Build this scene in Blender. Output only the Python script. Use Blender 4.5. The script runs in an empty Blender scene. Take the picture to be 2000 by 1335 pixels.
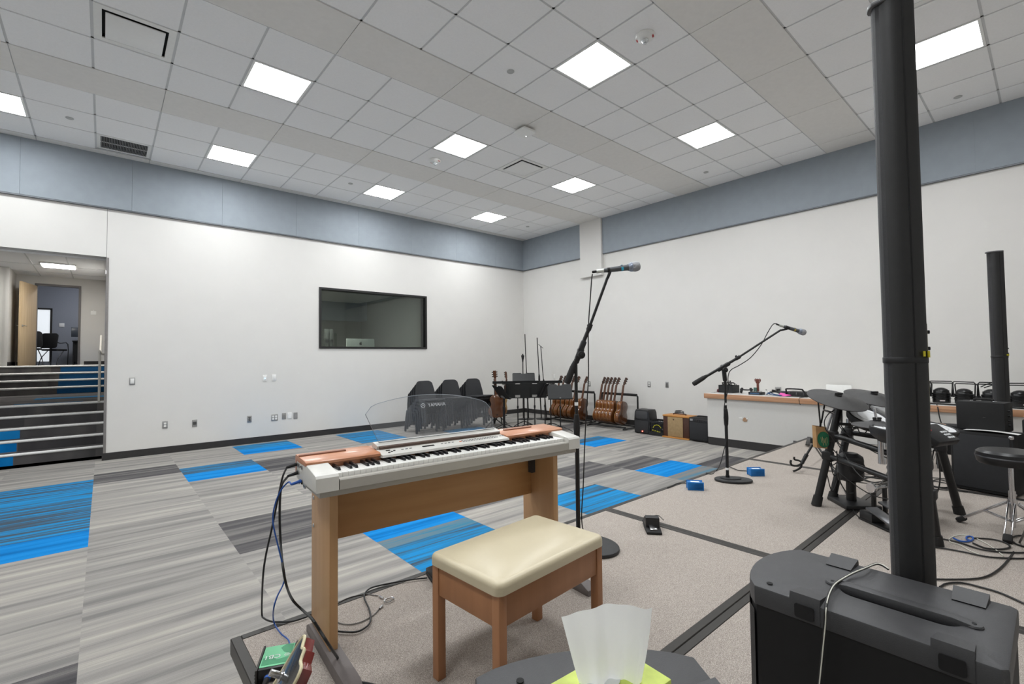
import bpy, bmesh, math, random
from mathutils import Vector, Matrix
random.seed(7)
sc = bpy.context.scene
COL = sc.collection
R_ = math.radians
T = 0.6462                      # ceiling grid module
ZC, ZB = 4.7295, 3.902          # ceiling height, underside of the blue wall panels
ZS = 0.305                      # stage top
def gx(i): return i*T - 7.608
def gy(j): return j*T - 3.431

# ------------------------------------------------------------------ materials
MATS = {}
def nt_mat(name):
    m = bpy.data.materials.new(name); m.use_nodes = True
    nt = m.node_tree; b = nt.nodes['Principled BSDF']
    return m, nt, b
def srgb(c):
    if isinstance(c, str):
        c = [int(c[i:i+2], 16)/255 for i in (0, 2, 4)]
    return tuple(((x/12.92) if x <= .04045 else ((x+.055)/1.055)**2.4) for x in c) + (1,)
def mat(name, col, rough=.5, metal=0, var=.06, scale=30, bump=0, bscale=200, spec=.5, coat=0):
    """plain procedural surface: colour with slight noise variation, optional fine bump"""
    if name in MATS: return MATS[name]
    m, nt, b = nt_mat(name)
    c = srgb(col)
    tc = nt.nodes.new('ShaderNodeTexCoord')
    n = nt.nodes.new('ShaderNodeTexNoise'); n.inputs['Scale'].default_value = scale; n.inputs['Detail'].default_value = 4
    nt.links.new(tc.outputs['Object'], n.inputs['Vector'])
    r = nt.nodes.new('ShaderNodeValToRGB')
    r.color_ramp.elements[0].position = .3; r.color_ramp.elements[1].position = .7
    r.color_ramp.elements[0].color = tuple(x*(1-var) for x in c[:3])+(1,)
    r.color_ramp.elements[1].color = tuple(min(1, x*(1+var)) for x in c[:3])+(1,)
    nt.links.new(n.outputs['Fac'], r.inputs['Fac']); nt.links.new(r.outputs['Color'], b.inputs['Base Color'])
    b.inputs['Roughness'].default_value = rough; b.inputs['Metallic'].default_value = metal
    b.inputs['Specular IOR Level'].default_value = spec
    b.inputs['Coat Weight'].default_value = coat
    if bump:
        n2 = nt.nodes.new('ShaderNodeTexNoise'); n2.inputs['Scale'].default_value = bscale; n2.inputs['Detail'].default_value = 3
        nt.links.new(tc.outputs['Object'], n2.inputs['Vector'])
        bp = nt.nodes.new('ShaderNodeBump'); bp.inputs['Strength'].default_value = bump; bp.inputs['Distance'].default_value = .004
        nt.links.new(n2.outputs['Fac'], bp.inputs['Height']); nt.links.new(bp.outputs['Normal'], b.inputs['Normal'])
    MATS[name] = m
    return m
def emis(name, col, s):
    if name in MATS: return MATS[name]
    m, nt, b = nt_mat(name)
    b.inputs['Base Color'].default_value = srgb(col)
    b.inputs['Emission Color'].default_value = srgb(col); b.inputs['Emission Strength'].default_value = s
    MATS[name] = m
    return m
def glass(name, tint, refl=1.0, ior=1.45, haze=0):
    if name in MATS: return MATS[name]
    m, nt, b = nt_mat(name)
    out = nt.nodes['Material Output']
    t = nt.nodes.new('ShaderNodeBsdfTransparent'); t.inputs['Color'].default_value = tint+(1,)
    g = nt.nodes.new('ShaderNodeBsdfGlossy'); g.inputs['Roughness'].default_value = .02
    f = nt.nodes.new('ShaderNodeFresnel'); f.inputs['IOR'].default_value = ior
    mu = nt.nodes.new('ShaderNodeMath'); mu.operation = 'MULTIPLY'; mu.inputs[1].default_value = refl
    mx = nt.nodes.new('ShaderNodeMixShader')
    nt.links.new(f.outputs[0], mu.inputs[0]); nt.links.new(mu.outputs[0], mx.inputs[0])
    nt.links.new(t.outputs[0], mx.inputs[1]); nt.links.new(g.outputs[0], mx.inputs[2])
    if haze:
        df_ = nt.nodes.new('ShaderNodeBsdfDiffuse'); df_.inputs['Color'].default_value = (.72, .80, .92, 1)  # painted haze: bluish diffuse colour lifts dark things seen through the pane
        m2 = nt.nodes.new('ShaderNodeMixShader'); m2.inputs[0].default_value = haze
        nt.links.new(mx.outputs[0], m2.inputs[1]); nt.links.new(df_.outputs[0], m2.inputs[2]); nt.links.new(m2.outputs[0], out.inputs['Surface'])
    else: nt.links.new(mx.outputs[0], out.inputs['Surface'])
    MATS[name] = m
    return m
def wood(name, c0, c1, rough=.4, sx=2, sy=40, sz=40, coat=0):
    if name in MATS: return MATS[name]
    m, nt, b = nt_mat(name)
    tc = nt.nodes.new('ShaderNodeTexCoord'); mp = nt.nodes.new('ShaderNodeMapping')
    mp.inputs['Scale'].default_value = (sx, sy, sz)
    n = nt.nodes.new('ShaderNodeTexNoise'); n.inputs['Scale'].default_value = 1; n.inputs['Detail'].default_value = 6
    r = nt.nodes.new('ShaderNodeValToRGB')
    r.color_ramp.elements[0].position = .3; r.color_ramp.elements[0].color = srgb(c0)
    r.color_ramp.elements[1].position = .7; r.color_ramp.elements[1].color = srgb(c1)
    nt.links.new(tc.outputs['Object'], mp.inputs[0]); nt.links.new(mp.outputs[0], n.inputs['Vector'])
    nt.links.new(n.outputs['Fac'], r.inputs['Fac']); nt.links.new(r.outputs['Color'], b.inputs['Base Color'])
    b.inputs['Roughness'].default_value = rough; b.inputs['Coat Weight'].default_value = coat
    MATS[name] = m
    return m

# carpet tiles: streaks along X that break at every tile
def carpet(name, stops, sy=34., fine=.35, off=0., rowh=.4535, lo=.3, hi=.7):
    m, nt, b = nt_mat(name); N = nt.nodes; L = nt.links
    tc = N.new('ShaderNodeTexCoord'); sp = N.new('ShaderNodeSeparateXYZ'); L.new(tc.outputs['Object'], sp.inputs[0])
    def mth(op, a, b_=None, c=None):
        x = N.new('ShaderNodeMath'); x.operation = op
        for k, v in enumerate((a, b_, c)):
            if v is None: continue
            if isinstance(v, (int, float)): x.inputs[k].default_value = v
            else: L.new(v, x.inputs[k])
        return x.outputs[0]
    ix = mth('FLOOR', mth('DIVIDE', mth('ADD', sp.outputs[0], 8.85), .898))
    iy = mth('FLOOR', mth('DIVIDE', mth('ADD', sp.outputs[1], mth('MULTIPLY', ix, .17)), rowh))
    cid = N.new('ShaderNodeCombineXYZ'); L.new(ix, cid.inputs[0]); L.new(iy, cid.inputs[1])
    wn = N.new('ShaderNodeTexWhiteNoise'); wn.noise_dimensions = '2D'; L.new(cid.outputs[0], wn.inputs['Vector'])
    cv = N.new('ShaderNodeCombineXYZ')
    L.new(mth('ADD', mth('MULTIPLY', sp.outputs[0], .55), mth('MULTIPLY', wn.outputs['Value'], 37.)), cv.inputs[0])
    L.new(mth('ADD', mth('MULTIPLY', sp.outputs[1], sy*.28), mth('MULTIPLY', wn.outputs['Value'], 91.+off)), cv.inputs[1])
    n1 = N.new('ShaderNodeTexNoise'); n1.inputs['Scale'].default_value = 1; n1.inputs['Detail'].default_value = 3; L.new(cv.outputs[0], n1.inputs['Vector'])
    cv2 = N.new('ShaderNodeCombineXYZ')
    L.new(mth('ADD', mth('MULTIPLY', sp.outputs[0], 3.), mth('MULTIPLY', wn.outputs['Value'], 17.)), cv2.inputs[0])
    L.new(mth('MULTIPLY', sp.outputs[1], sy*5.5), cv2.inputs[1])
    n2 = N.new('ShaderNodeTexNoise'); n2.inputs['Scale'].default_value = 1; n2.inputs['Detail'].default_value = 2; L.new(cv2.outputs[0], n2.inputs['Vector'])
    n3 = N.new('ShaderNodeTexNoise'); n3.inputs['Scale'].default_value = 420; n3.inputs['Detail'].default_value = 2; L.new(tc.outputs['Object'], n3.inputs['Vector'])
    f = mth('ADD', n1.outputs['Fac'], mth('MULTIPLY', mth('SUBTRACT', n2.outputs['Fac'], .5), fine))
    f = mth('ADD', f, mth('MULTIPLY', mth('SUBTRACT', n3.outputs['Fac'], .5), .3))
    f = mth('ADD', f, mth('MULTIPLY', mth('SUBTRACT', wn.outputs['Value'], .5), .10))
    r = N.new('ShaderNodeValToRGB'); cr = r.color_ramp
    while len(cr.elements) < len(stops): cr.elements.new(.5)
    for e, (p, c) in zip(cr.elements, stops): e.position = lo+(hi-lo)*p; e.color = srgb(c)
    L.new(f, r.inputs['Fac']); L.new(r.outputs['Color'], b.inputs['Base Color'])
    b.inputs['Roughness'].default_value = .95; b.inputs['Specular IOR Level'].default_value = .1
    bp = N.new('ShaderNodeBump'); bp.inputs['Strength'].default_value = .25; bp.inputs['Distance'].default_value = .003
    L.new(n3.outputs['Fac'], bp.inputs['Height']); L.new(bp.outputs['Normal'], b.inputs['Normal'])
    return m

# ------------------------------------------------------------------ mesh builder
def frame_z(d):
    d = Vector(d).normalized()
    return d.to_track_quat('Z', 'Y').to_matrix().to_4x4()
class MB:
    def __init__(s): s.bm = bmesh.new()
    def _join(s, b2, M=None, mi=0):
        if M is not None: b2.transform(M)
        for f in b2.faces: f.material_index = mi
        me = bpy.data.meshes.new('_t'); b2.to_mesh(me); b2.free(); s.bm.from_mesh(me); bpy.data.meshes.remove(me)
        return s
    def box(s, c, d, bev=0, seg=2, rot=None, mi=0):
        b = bmesh.new(); bmesh.ops.create_cube(b, size=1)
        b.transform(Matrix.Diagonal((d[0], d[1], d[2], 1)))
        if bev: bmesh.ops.bevel(b, geom=b.edges[:], offset=min(bev, min(d)*.49), segments=seg, profile=.5, affect='EDGES')
        M = Matrix.Translation(c)
        if rot is not None: M = M @ (rot if isinstance(rot, Matrix) else Matrix.Rotation(rot, 4, 'Z'))
        return s._join(b, M, mi)
    def bar(s, p0, p1, w, t, bev=0, up=(0, 0, 1), mi=0):
        """rectangular bar from p0 to p1; w across, t along up"""
        p0, p1, up = Vector(p0), Vector(p1), Vector(up)
        z = (p1-p0); L = z.length; z.normalize()
        x = up.cross(z)
        if x.length < 1e-4: x = Vector((1, 0, 0)).cross(z)
        if x.length < 1e-4: x = Vector((0, 1, 0))
        x.normalize(); y = z.cross(x)
        M = Matrix((x, y, z)).transposed().to_4x4(); M.translation = (p0+p1)/2
        b = bmesh.new(); bmesh.ops.create_cube(b, size=1); b.transform(Matrix.Diagonal((w, t, L, 1)))
        if bev: bmesh.ops.bevel(b, geom=b.edges[:], offset=min(bev, w*.49, t*.49, L*.49), segments=2, profile=.5, affect='EDGES')
        return s._join(b, M, mi)
    def cyl(s, p0, p1, r0, r1=None, seg=16, mi=0, cap=True):
        p0, p1 = Vector(p0), Vector(p1); r1 = r0 if r1 is None else r1
        L = (p1-p0).length
        b = bmesh.new(); bmesh.ops.create_cone(b, cap_ends=cap, segments=seg, radius1=r0, radius2=r1, depth=L)
        M = frame_z(p1-p0); M.translation = (p0+p1)/2
        return s._join(b, M, mi)
    def sph(s, c, r, sc_=(1, 1, 1), seg=16, rot=None, mi=0):
        b = bmesh.new(); bmesh.ops.create_uvsphere(b, u_segments=seg, v_segments=max(6, seg//2), radius=r)
        M = Matrix.Translation(c)
        if rot is not None: M = M @ rot
        return s._join(b, M @ Matrix.Diagonal((*sc_, 1)), mi)
    def lathe(s, prof, c=(0, 0, 0), axis=(0, 0, 1), seg=24, mi=0, sx=1, sy=1):
        """profile [(r,z)] turned around axis; ends closed when r==0"""
        b = bmesh.new(); rings = []
        for r, z in prof:
            if r < 1e-6: rings.append([b.verts.new((0, 0, z))])
            else: rings.append([b.verts.new((r*math.cos(2*math.pi*k/seg)*sx, r*math.sin(2*math.pi*k/seg)*sy, z)) for k in range(seg)])
        for a, d in zip(rings, rings[1:]):
            for k in range(seg):
                k2 = (k+1) % seg
                if len(a) == 1 and len(d) == 1: continue
                if len(a) == 1: b.faces.new((a[0], d[k2], d[k]))
                elif len(d) == 1: b.faces.new((a[k], a[k2], d[0]))
                else: b.faces.new((a[k], a[k2], d[k2], d[k]))
        bmesh.ops.recalc_face_normals(b, faces=b.faces)
        M = frame_z(axis); M.translation = c
        return s._join(b, M, mi)
    def tube(s, pts, r, seg=8, mi=0, smooth=True, sub=6, closed=False):
        P = [Vector(p) for p in pts]
        if smooth and len(P) > 2:
            Q = []
            n = len(P)
            for i in range(n-1 if not closed else n):
                a, b_, c, d = (P[(i-1) % n] if (closed or i > 0) else P[0]*2-P[1]), P[i], P[(i+1) % n], (P[(i+2) % n] if (closed or i < n-2) else P[-1]*2-P[-2])
                for k in range(sub):
                    t = k/sub
                    Q.append(.5*((2*b_)+(-a+c)*t+(2*a-5*b_+4*c-d)*t*t+(-a+3*b_-3*c+d)*t**3))
            if not closed: Q.append(P[-1])
            P = Q
        b = bmesh.new(); rings = []
        nrm = None; n = len(P)
        for i, p in enumerate(P):
            d = (P[(i+1) % n]-P[i-1]) if closed else (P[min(i+1, n-1)]-P[max(i-1, 0)])
            if d.length < 1e-9: d = Vector((0, 0, 1))
            d.normalize()
            if nrm is None:
                nrm = d.orthogonal().normalized()
            else:
                nrm = (nrm-d*nrm.dot(d))
                nrm = nrm.normalized() if nrm.length > 1e-6 else d.orthogonal().normalized()
            bi = d.cross(nrm)
            rr = r[i] if isinstance(r, list) else r
            rings.append([b.verts.new(p+(nrm*math.cos(2*math.pi*k/seg)+bi*math.sin(2*math.pi*k/seg))*rr) for k in range(seg)])
        prs = list(zip(rings, rings[1:]))
        if closed: prs.append((rings[-1], rings[0]))
        for a, d in prs:
            for k in range(seg): b.faces.new((a[k], a[(k+1) % seg], d[(k+1) % seg], d[k]))
        if not closed:
            b.faces.new(rings[0][::-1]); b.faces.new(rings[-1])
        bmesh.ops.recalc_face_normals(b, faces=b.faces)
        return s._join(b, None, mi)
    def prism(s, poly, h, M=None, bev=0, seg=2, mi=0, top=None):
        """2-D polygon (x,y) extruded along z by h, then placed by matrix M"""
        b = bmesh.new()
        lo = [b.verts.new((x, y, 0)) for x, y in poly]; hi = [b.verts.new((x, y, h)) for x, y in (top or poly)]
        n = len(poly)
        b.faces.new(lo[::-1]); b.faces.new(hi)
        for k in range(n): b.faces.new((lo[k], lo[(k+1) % n], hi[(k+1) % n], hi[k]))
        bmesh.ops.recalc_face_normals(b, faces=b.faces)
        if bev:
            es = [e for e in b.edges if (e.verts[0].co.z == e.verts[1].co.z)]
            bmesh.ops.bevel(b, geom=es, offset=bev, segments=seg, profile=.5, affect='EDGES')
        return s._join(b, M, mi)
    def mesh(s, verts, faces, M=None, mi=0):
        b = bmesh.new(); v = [b.verts.new(p) for p in verts]
        for f in faces: b.faces.new([v[k] for k in f])
        bmesh.ops.recalc_face_normals(b, faces=b.faces)
        return s._join(b, M, mi)
    def text(s, body, size, M, h=.0006, mi=0):
        cu = bpy.data.curves.new('_f', 'FONT'); cu.body = body; cu.size = size; cu.extrude = h; cu.align_x = 'CENTER'; cu.align_y = 'CENTER'
        o = bpy.data.objects.new('_f', cu); COL.objects.link(o)
        me = bpy.data.meshes.new_from_object(o.evaluated_get(bpy.context.evaluated_depsgraph_get()))
        b = bmesh.new(); b.from_mesh(me); bpy.data.meshes.remove(me)
        bpy.data.objects.remove(o); bpy.data.curves.remove(cu)
        return s._join(b, M, mi)
    def build(s, name, m, parent=None, world=False, smooth=35):
        if world and parent is not None:
            s.bm.transform(pm(parent).inverted())
        me = bpy.data.meshes.new(name); s.bm.to_mesh(me); s.bm.free()
        for x in (m if isinstance(m, (list, tuple)) else [m]): me.materials.append(x)
        if smooth:
            me.polygons.foreach_set('use_smooth', [True]*len(me.polygons)); me.set_sharp_from_angle(angle=R_(smooth))
        o = bpy.data.objects.new(name, me); COL.objects.link(o)
        if parent is not None: o.parent = parent
        return o
def pm(o):
    M = Matrix.LocRotScale(o.location, o.rotation_euler, (1, 1, 1))
    return pm(o.parent) @ M if o.parent else M
def tag(o, label, cat, group=None, kind=None):
    o['label'] = label; o['category'] = cat
    if group: o['group'] = group
    if kind: o['kind'] = kind
    return o
def thing(name, label, cat, loc=(0, 0, 0), rotz=0, group=None, rot=None):
    o = bpy.data.objects.new(name, None); COL.objects.link(o)
    o.empty_display_size = .1
    o.location = loc; o.rotation_euler = rot or (0, 0, rotz)
    return tag(o, label, cat, group)
def struct(o, label=None, cat=None):
    o['kind'] = 'structure'
    if label: o['label'] = label
    if cat: o['category'] = cat
    return o
def dup(root, loc=None, rotz=None, label=None, group=None, rot=None):
    r = root.copy(); COL.objects.link(r)
    if loc is not None: r.location = loc
    if rotz is not None: r.rotation_euler = (0, 0, rotz)
    if rot is not None: r.rotation_euler = rot
    if label: r['label'] = label
    if group: r['group'] = group
    for ch in list(root.children):
        c = ch.copy(); COL.objects.link(c); c.parent = r
        for g in list(ch.children):
            d = g.copy(); COL.objects.link(d); d.parent = c
    return r
def rrect(w, h, r, n=5, cx=0, cy=0):
    out = []
    for qx, qy, a0 in ((w/2-r, h/2-r, 0), (-w/2+r, h/2-r, 90), (-w/2+r, -h/2+r, 180), (w/2-r, -h/2+r, 270)):
        for k in range(n+1):
            a = R_(a0+90*k/n); out.append((cx+qx+r*math.cos(a), cy+qy+r*math.sin(a)))
    return out
def MX(ox, xa, ya):
    """matrix whose local x,y axes are xa,ya at origin ox"""
    xa = Vector(xa).normalized(); ya = Vector(ya); ya = (ya-xa*ya.dot(xa)).normalized(); z = xa.cross(ya)
    M = Matrix((xa, ya, z)).transposed().to_4x4(); M.translation = ox
    return M
def orient(o, d, roll=0):
    """rotation that points local +Z of o along d"""
    o.rotation_euler = (frame_z(d) @ Matrix.Rotation(roll, 4, 'Z')).to_euler()

# shared materials
WALL = mat('wall_paint', 'E0DEDA', .75, var=.012, scale=3, bump=.06, bscale=300)
CEILT = mat('ceiling_tile', 'F8F8F8', .9, var=.02, scale=60, bump=.25, bscale=350)
CEILB = mat('ceiling_tee', 'D4D5D5', .6, var=.02)
BAND = mat('ceiling_soffit', 'EAE8E4', .85, var=.02, scale=20)
BASE = mat('black_rubber_base', '2E2C2C', .6)
BLK = mat('black_plastic', '1B1B1D', .45, var=.15, bump=.05)
BLKM = mat('black_metal', '141415', .35, metal=.0, var=.1)
BLKF = mat('black_matte', '171718', .8, var=.12)
RUB = mat('black_rubber', '1A1919', .75)
CHROME = mat('chrome', 'C9C9CB', .15, metal=1, var=.03)
STEEL = mat('brushed_steel', 'B9B9B8', .35, metal=.9, var=.05)
WHITE = mat('white_plastic', 'EDEDEA', .4, var=.02)
GREY = mat('grey_plastic', '8B8B8A', .5, var=.04)
DGREY = mat('dark_grey_plastic', '3C3C3E', .5, var=.06)
CABLE = mat('black_cable', '141414', .5)

# =================================================================== SETTING
XL, YN = -12.4, -12.6          # room limits behind and left of the camera
OX0, OX1, OZ = -11.9, -8.755, 3.135      # opening to the stair corridor
WX0, WX1, WZ0, WZ1 = -5.535, -3.078, 1.728, 2.957    # control-room window
# carpet floor: one face per colour run in every 0.9 m column of tiles
cg = carpet('carpet_grey', [(0, '7A7876'), (.45, '928F8B'), (.8, 'A19D97'), (1, 'AFAAA2')])
cd = carpet('carpet_dark', [(0, '454446'), (.5, '595758'), (1, '7E7B78')], off=9)
cb = carpet('carpet_blue', [(0, '0862A4'), (.5, '0F7BC4'), (1, '218AD0')], fine=.5, off=4)
cs = carpet('carpet_blue_streaked', [(0, '47505A'), (.25, '3F5A70'), (.5, '2C7CA8'), (.75, '1D80BE'), (1, '2C8CC6')], sy=60, off=2, lo=.36, hi=.66)
ct = carpet('carpet_teal_fade', [(0, '7F7C79'), (.4, '6E7A80'), (1, '3A7C98')], sy=40, off=5, lo=.36, hi=.66)
def floor_cols():
    G, D, B, S, F = 0, 1, 2, 3, 4
    runs = {-1: [(-1.45, -3.85, S), (-3.85, -4.37, B), (-6.33, -7.25, D)],
            -2: [(-2.0, -2.9, D), (-5.0, -5.45, S)],
            0: [(-1.12, -1.78, D)],
            1: [(-1.52, -1.99, S), (-1.99, -2.47, B), (-4.47, -5.39, D), (-7.8, -8.7, S)],
            2: [(-.12, -.62, S), (-.62, -1.06, B), (-1.72, -2.6, D), (-5.44, -5.89, B), (-5.89, -6.08, F), (-6.08, -6.85, S)],
            3: [(-5.0, -5.75, D)],
            4: [(-.15, -1.45, S), (-5.98, -7.0, S), (-3.2, -3.7, D)],
            5: [(-5.15, -5.72, D), (-2.2, -2.9, D)],
            6: [(-5.46, -5.9, D), (-5.92, -6.39, B), (-6.39, -6.85, F), (-1.2, -1.7, S)],
            7: [(-3.88, -4.14, S), (-4.14, -4.53, B), (-6.3, -7.1, D)],
            8: [(-2.4, -2.9, D)]}
    V, Fc = [], []
    for k in range(-4, 11):
        x0, x1 = -8.85+.898*k, -8.85+.898*(k+1)
        x0, x1 = max(x0, XL-.2), min(x1, 0.0)
        if x1 <= x0: continue
        y = .2; segs = []
        for a, b, m in sorted(runs.get(k, []), reverse=True):
            if a < y: segs.append((y, a, G))
            segs.append((a, b, m)); y = b
        segs.append((y, YN-.2, G))
        for a, b, m in segs:
            n = len(V); V.extend([(x0, a, 0), (x1, a, 0), (x1, b, 0), (x0, b, 0)]); Fc.append(((n, n+3, n+2, n+1), m))
    return V, Fc
V, Fc = floor_cols()
me = bpy.data.meshes.new('floor'); me.from_pydata(V, [], [f for f, _ in Fc])
for m in (cg, cd, cb, cs, ct): me.materials.append(m)
for p, (_, m) in zip(me.polygons, Fc): p.material_index = m
o = bpy.data.objects.new('floor', me); COL.objects.link(o); struct(o)

WT = ZC+.2
# wall with the corridor opening and the control-room window (left in the photo)
w = MB(); t = .2
def wl(x0, x1, z0, z1, y0=0., y1=t): w.box(((x0+x1)/2, (y0+y1)/2, (z0+z1)/2), (x1-x0, y1-y0, z1-z0))
wl(XL-.2, OX0, 0, WT)
wl(OX0, OX1-.004, OZ, WT)
wl(OX1, WX0, 0, WT); wl(WX1, .2, 0, WT); wl(WX0, WX1, 0, WZ0); wl(WX0, WX1, WZ1, WT)
struct(w.build('wall_left', WALL, smooth=0))
w = MB(); w.box((.1, YN/2, WT/2), (.2, -YN, WT)); struct(w.build('wall_right', WALL, smooth=0))
w = MB(); w.box((XL-.1, YN/2, WT/2), (.2, -YN, WT)); struct(w.build('wall_far_left', WALL, smooth=0))
w = MB(); w.box((XL/2, YN-.1, WT/2), (-XL+.6, .2, WT)); struct(w.build('wall_behind', WALL, smooth=0))
# metal corner guard on the edge of the opening
w = MB(); w.box((OX1+.012, -.004, OZ/2+.05), (.03, .008, OZ-.12)); w.box((OX1-.003, .1, OZ/2+.05), (.006, .216, OZ-.12))
struct(w.build('trim_1', mat('corner_guard', '8E8A88', .45, metal=.5)))
# rubber baseboards
w = MB(); w.box(((OX1-.04)/2, -.006, .055), (-OX1, .012, .11)); struct(w.build('baseboard_left', BASE))
w = MB(); w.box((-.006, YN/2, .055), (.012, -YN, .11)); struct(w.build('baseboard_right', BASE))
w = MB(); w.box((XL+.006, YN/2, .055), (.012, -YN, .11)); struct(w.build('baseboard_far_left', BASE))

# blue acoustic panels high on the walls
BLUE = mat('blue_fabric', '99A1A8', .9, var=.03, scale=8, bump=.25, bscale=500, spec=.2)
PNT = .04
xs = [0-.001]; x = -1.008
while x > XL+1.3: xs.append(x); x -= 1.2425
xs.append(XL)
n = len(xs)-1
for k in range(n):
    a, b = xs[k+1]+.0008, xs[k]-.0008
    m = MB(); m.box(((a+b)/2, -PNT/2-.001, (ZB+ZC)/2), (b-a, PNT, ZC-ZB-.006), bev=.0015, seg=1)
    o = m.build('sound_absorber', BLUE)
    tag(o, 'blue acoustic panel above the dark window wall, %s from the room corner' % ['first', 'second', 'third', 'fourth', 'fifth', 'sixth', 'seventh', 'eighth', 'ninth', 'tenth', 'eleventh', 'twelfth'][k], 'wall panel', 'blue acoustic panels along the window wall')
ysR = [(-PNT-.001, -2.135), (-2.79, -4.03), (-4.03, -5.27), (-5.27, -6.51), (-6.51, -7.75), (-7.75, -8.99), (-8.99, -10.23), (-10.23, -12.55)]
for k, (a, b) in enumerate(ysR):
    m = MB(); m.box((-PNT/2-.001, (a+b)/2, (ZB+ZC)/2), (PNT, a-b-.0005, ZC-ZB-.006))
    o = m.build('sound_absorber', BLUE)
    lab = ['blue fabric acoustic panel in the room corner, left of the white wall chase'] + ['blue acoustic panel above the counter wall, %s right of the white chase' % q for q in ('first', 'second', 'third', 'fourth', 'fifth', 'sixth', 'seventh')]
    tag(o, lab[k], 'wall panel', 'blue acoustic panels along the counter wall')
# thin grey rail under the panels
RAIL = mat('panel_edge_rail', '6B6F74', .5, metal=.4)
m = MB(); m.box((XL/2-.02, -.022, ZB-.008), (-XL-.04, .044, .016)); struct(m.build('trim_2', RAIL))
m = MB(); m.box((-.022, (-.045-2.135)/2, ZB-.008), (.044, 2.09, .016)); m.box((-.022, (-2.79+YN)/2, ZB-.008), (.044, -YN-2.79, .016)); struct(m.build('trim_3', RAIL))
# white chase on the wall
m = MB(); m.box((-.045, -2.463, (3.40+ZC)/2), (.09, .645, ZC-3.40), bev=.004, seg=1); struct(m.build('trim_4', WALL))

# ceiling: grid of tegular tiles, plain soffit strips every fourth row
LIGHTS = [(i, j) for i in (-4, 0, 4, 8) for j in (3, -1, -5, -9)]
DIFF = [(-2, -1), (6, -1), (6, -9), (-2, -9)]
GRILLE = (-2, 4)
cm = MB(); 
I0, I1, J0, J1 = -7, 11, -14, 5
m = MB(); m.box((XL/2, YN/2, ZC+.17), (-XL+.1, -YN+.1, .04))
# tee grid
for i in range(I0, I1+1):
    for j in range(J0, J1+1):
        x0, x1, y0, y1 = gx(i), gx(i+1), gy(j), gy(j+1)
        x0, x1, y0, y1 = max(x0, XL), min(x1, 0), max(y0, YN), min(y1, 0)
        if x1-x0 < .03 or y1-y0 < .03: continue
        if (i, j) in LIGHTS or (i, j) in DIFF or (i, j) == GRILLE: continue
        if j % 4 == 1: continue
        cm.box(((x0+x1)/2, (y0+y1)/2, ZC+.004), (x1-x0-.022, y1-y0-.022, .012))
soff = MB()
for j in range(J0, J1+1):
    if j % 4 != 1: continue
    y0, y1 = max(gy(j), YN), min(gy(j+1), 0)
    i = -7
    while i < 12:
        x0, x1 = max(gx(i), XL), min(gx(i+2), 0)
        if x1-x0 > .03 and y1-y0 > .03: soff.box(((x0+x1)/2, (y0+y1)/2+.004, ZC+.004), (x1-x0-.008, y1-y0-.01, .016))
        i += 2
def tee_grid():
    g = MB()
    for i in range(I0, I1+2):
        x = gx(i)
        if XL < x < 0: 
            g.box((x, YN/2, ZC+.012), (.026, -YN, .014))
    for j in range(J0, J1+2):
        y = gy(j)
        if YN < y < 0: g.box((XL/2, y, ZC+.012), (-XL, .026, .014))
    return g
ce = m.build('ceiling', mat('ceiling_void', '6E7070', .9), smooth=0); struct(ce)
o = cm.build('ceiling_tiles', CEILT, ce, smooth=0)
o = soff.build('soffit_strips', BAND, ce, smooth=0)
o = tee_grid().build('tee_grid', CEILB, ce, smooth=0)

# light fixtures
LAMP = emis('lamp_diffuser', 'FAFDFF', 9.0)
TROF = mat('troffer_enamel', 'F2F2F0', .4, var=.01)
lt = None
rows = {3: 'row nearest the window wall', -1: 'second row from window wall', -5: 'third row from window wall', -9: 'fourth row from window wall'}
cols = {8: 'first from counter wall', 4: 'second from counter wall', 0: 'third from counter wall', -4: 'fourth from counter wall'}
for (i, j) in LIGHTS:
    loc = (gx(i+.5), gy(j+.5), ZC-.002)
    lab = 'square ceiling light, %s, %s' % (cols[i], rows[j])
    if lt is None:
        lt = thing('ceiling_light', lab, 'ceiling light', loc, 0, 'square ceiling lights')
        f = MB(); h = T/2-.012
        for s in (-1, 1):
            f.box((s*(h-.012), 0, .006), (.024, 2*h, .012)); f.box((0, s*(h-.012), .006), (2*h-.048, .024, .012))
        f.box((0, 0, .075), (2*h, 2*h, .01))
        for s in (-1, 1): f.box((s*(h-.004), 0, .04), (.008, 2*h, .07)); f.box((0, s*(h-.004), .04), (2*h-.016, .008, .07))
        f.build('housing', TROF, lt)
        d = MB(); g = h-.024
        # softly curved lens
        vs, fs = [], []; nn = 10
        for a in range(nn+1):
            yy = -g+2*g*a/nn; zz = .016+.02*(1-(yy/g)**2)
            vs += [(-g, yy, zz), (g, yy, zz)]
        for a in range(nn): fs.append((2*a, 2*a+1, 2*a+3, 2*a+2))
        d.mesh(vs, fs); 
        o = d.build('lens', LAMP, lt); o['label'] = 'glowing white lens'
    else: dup(lt, loc, label=lab)

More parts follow.
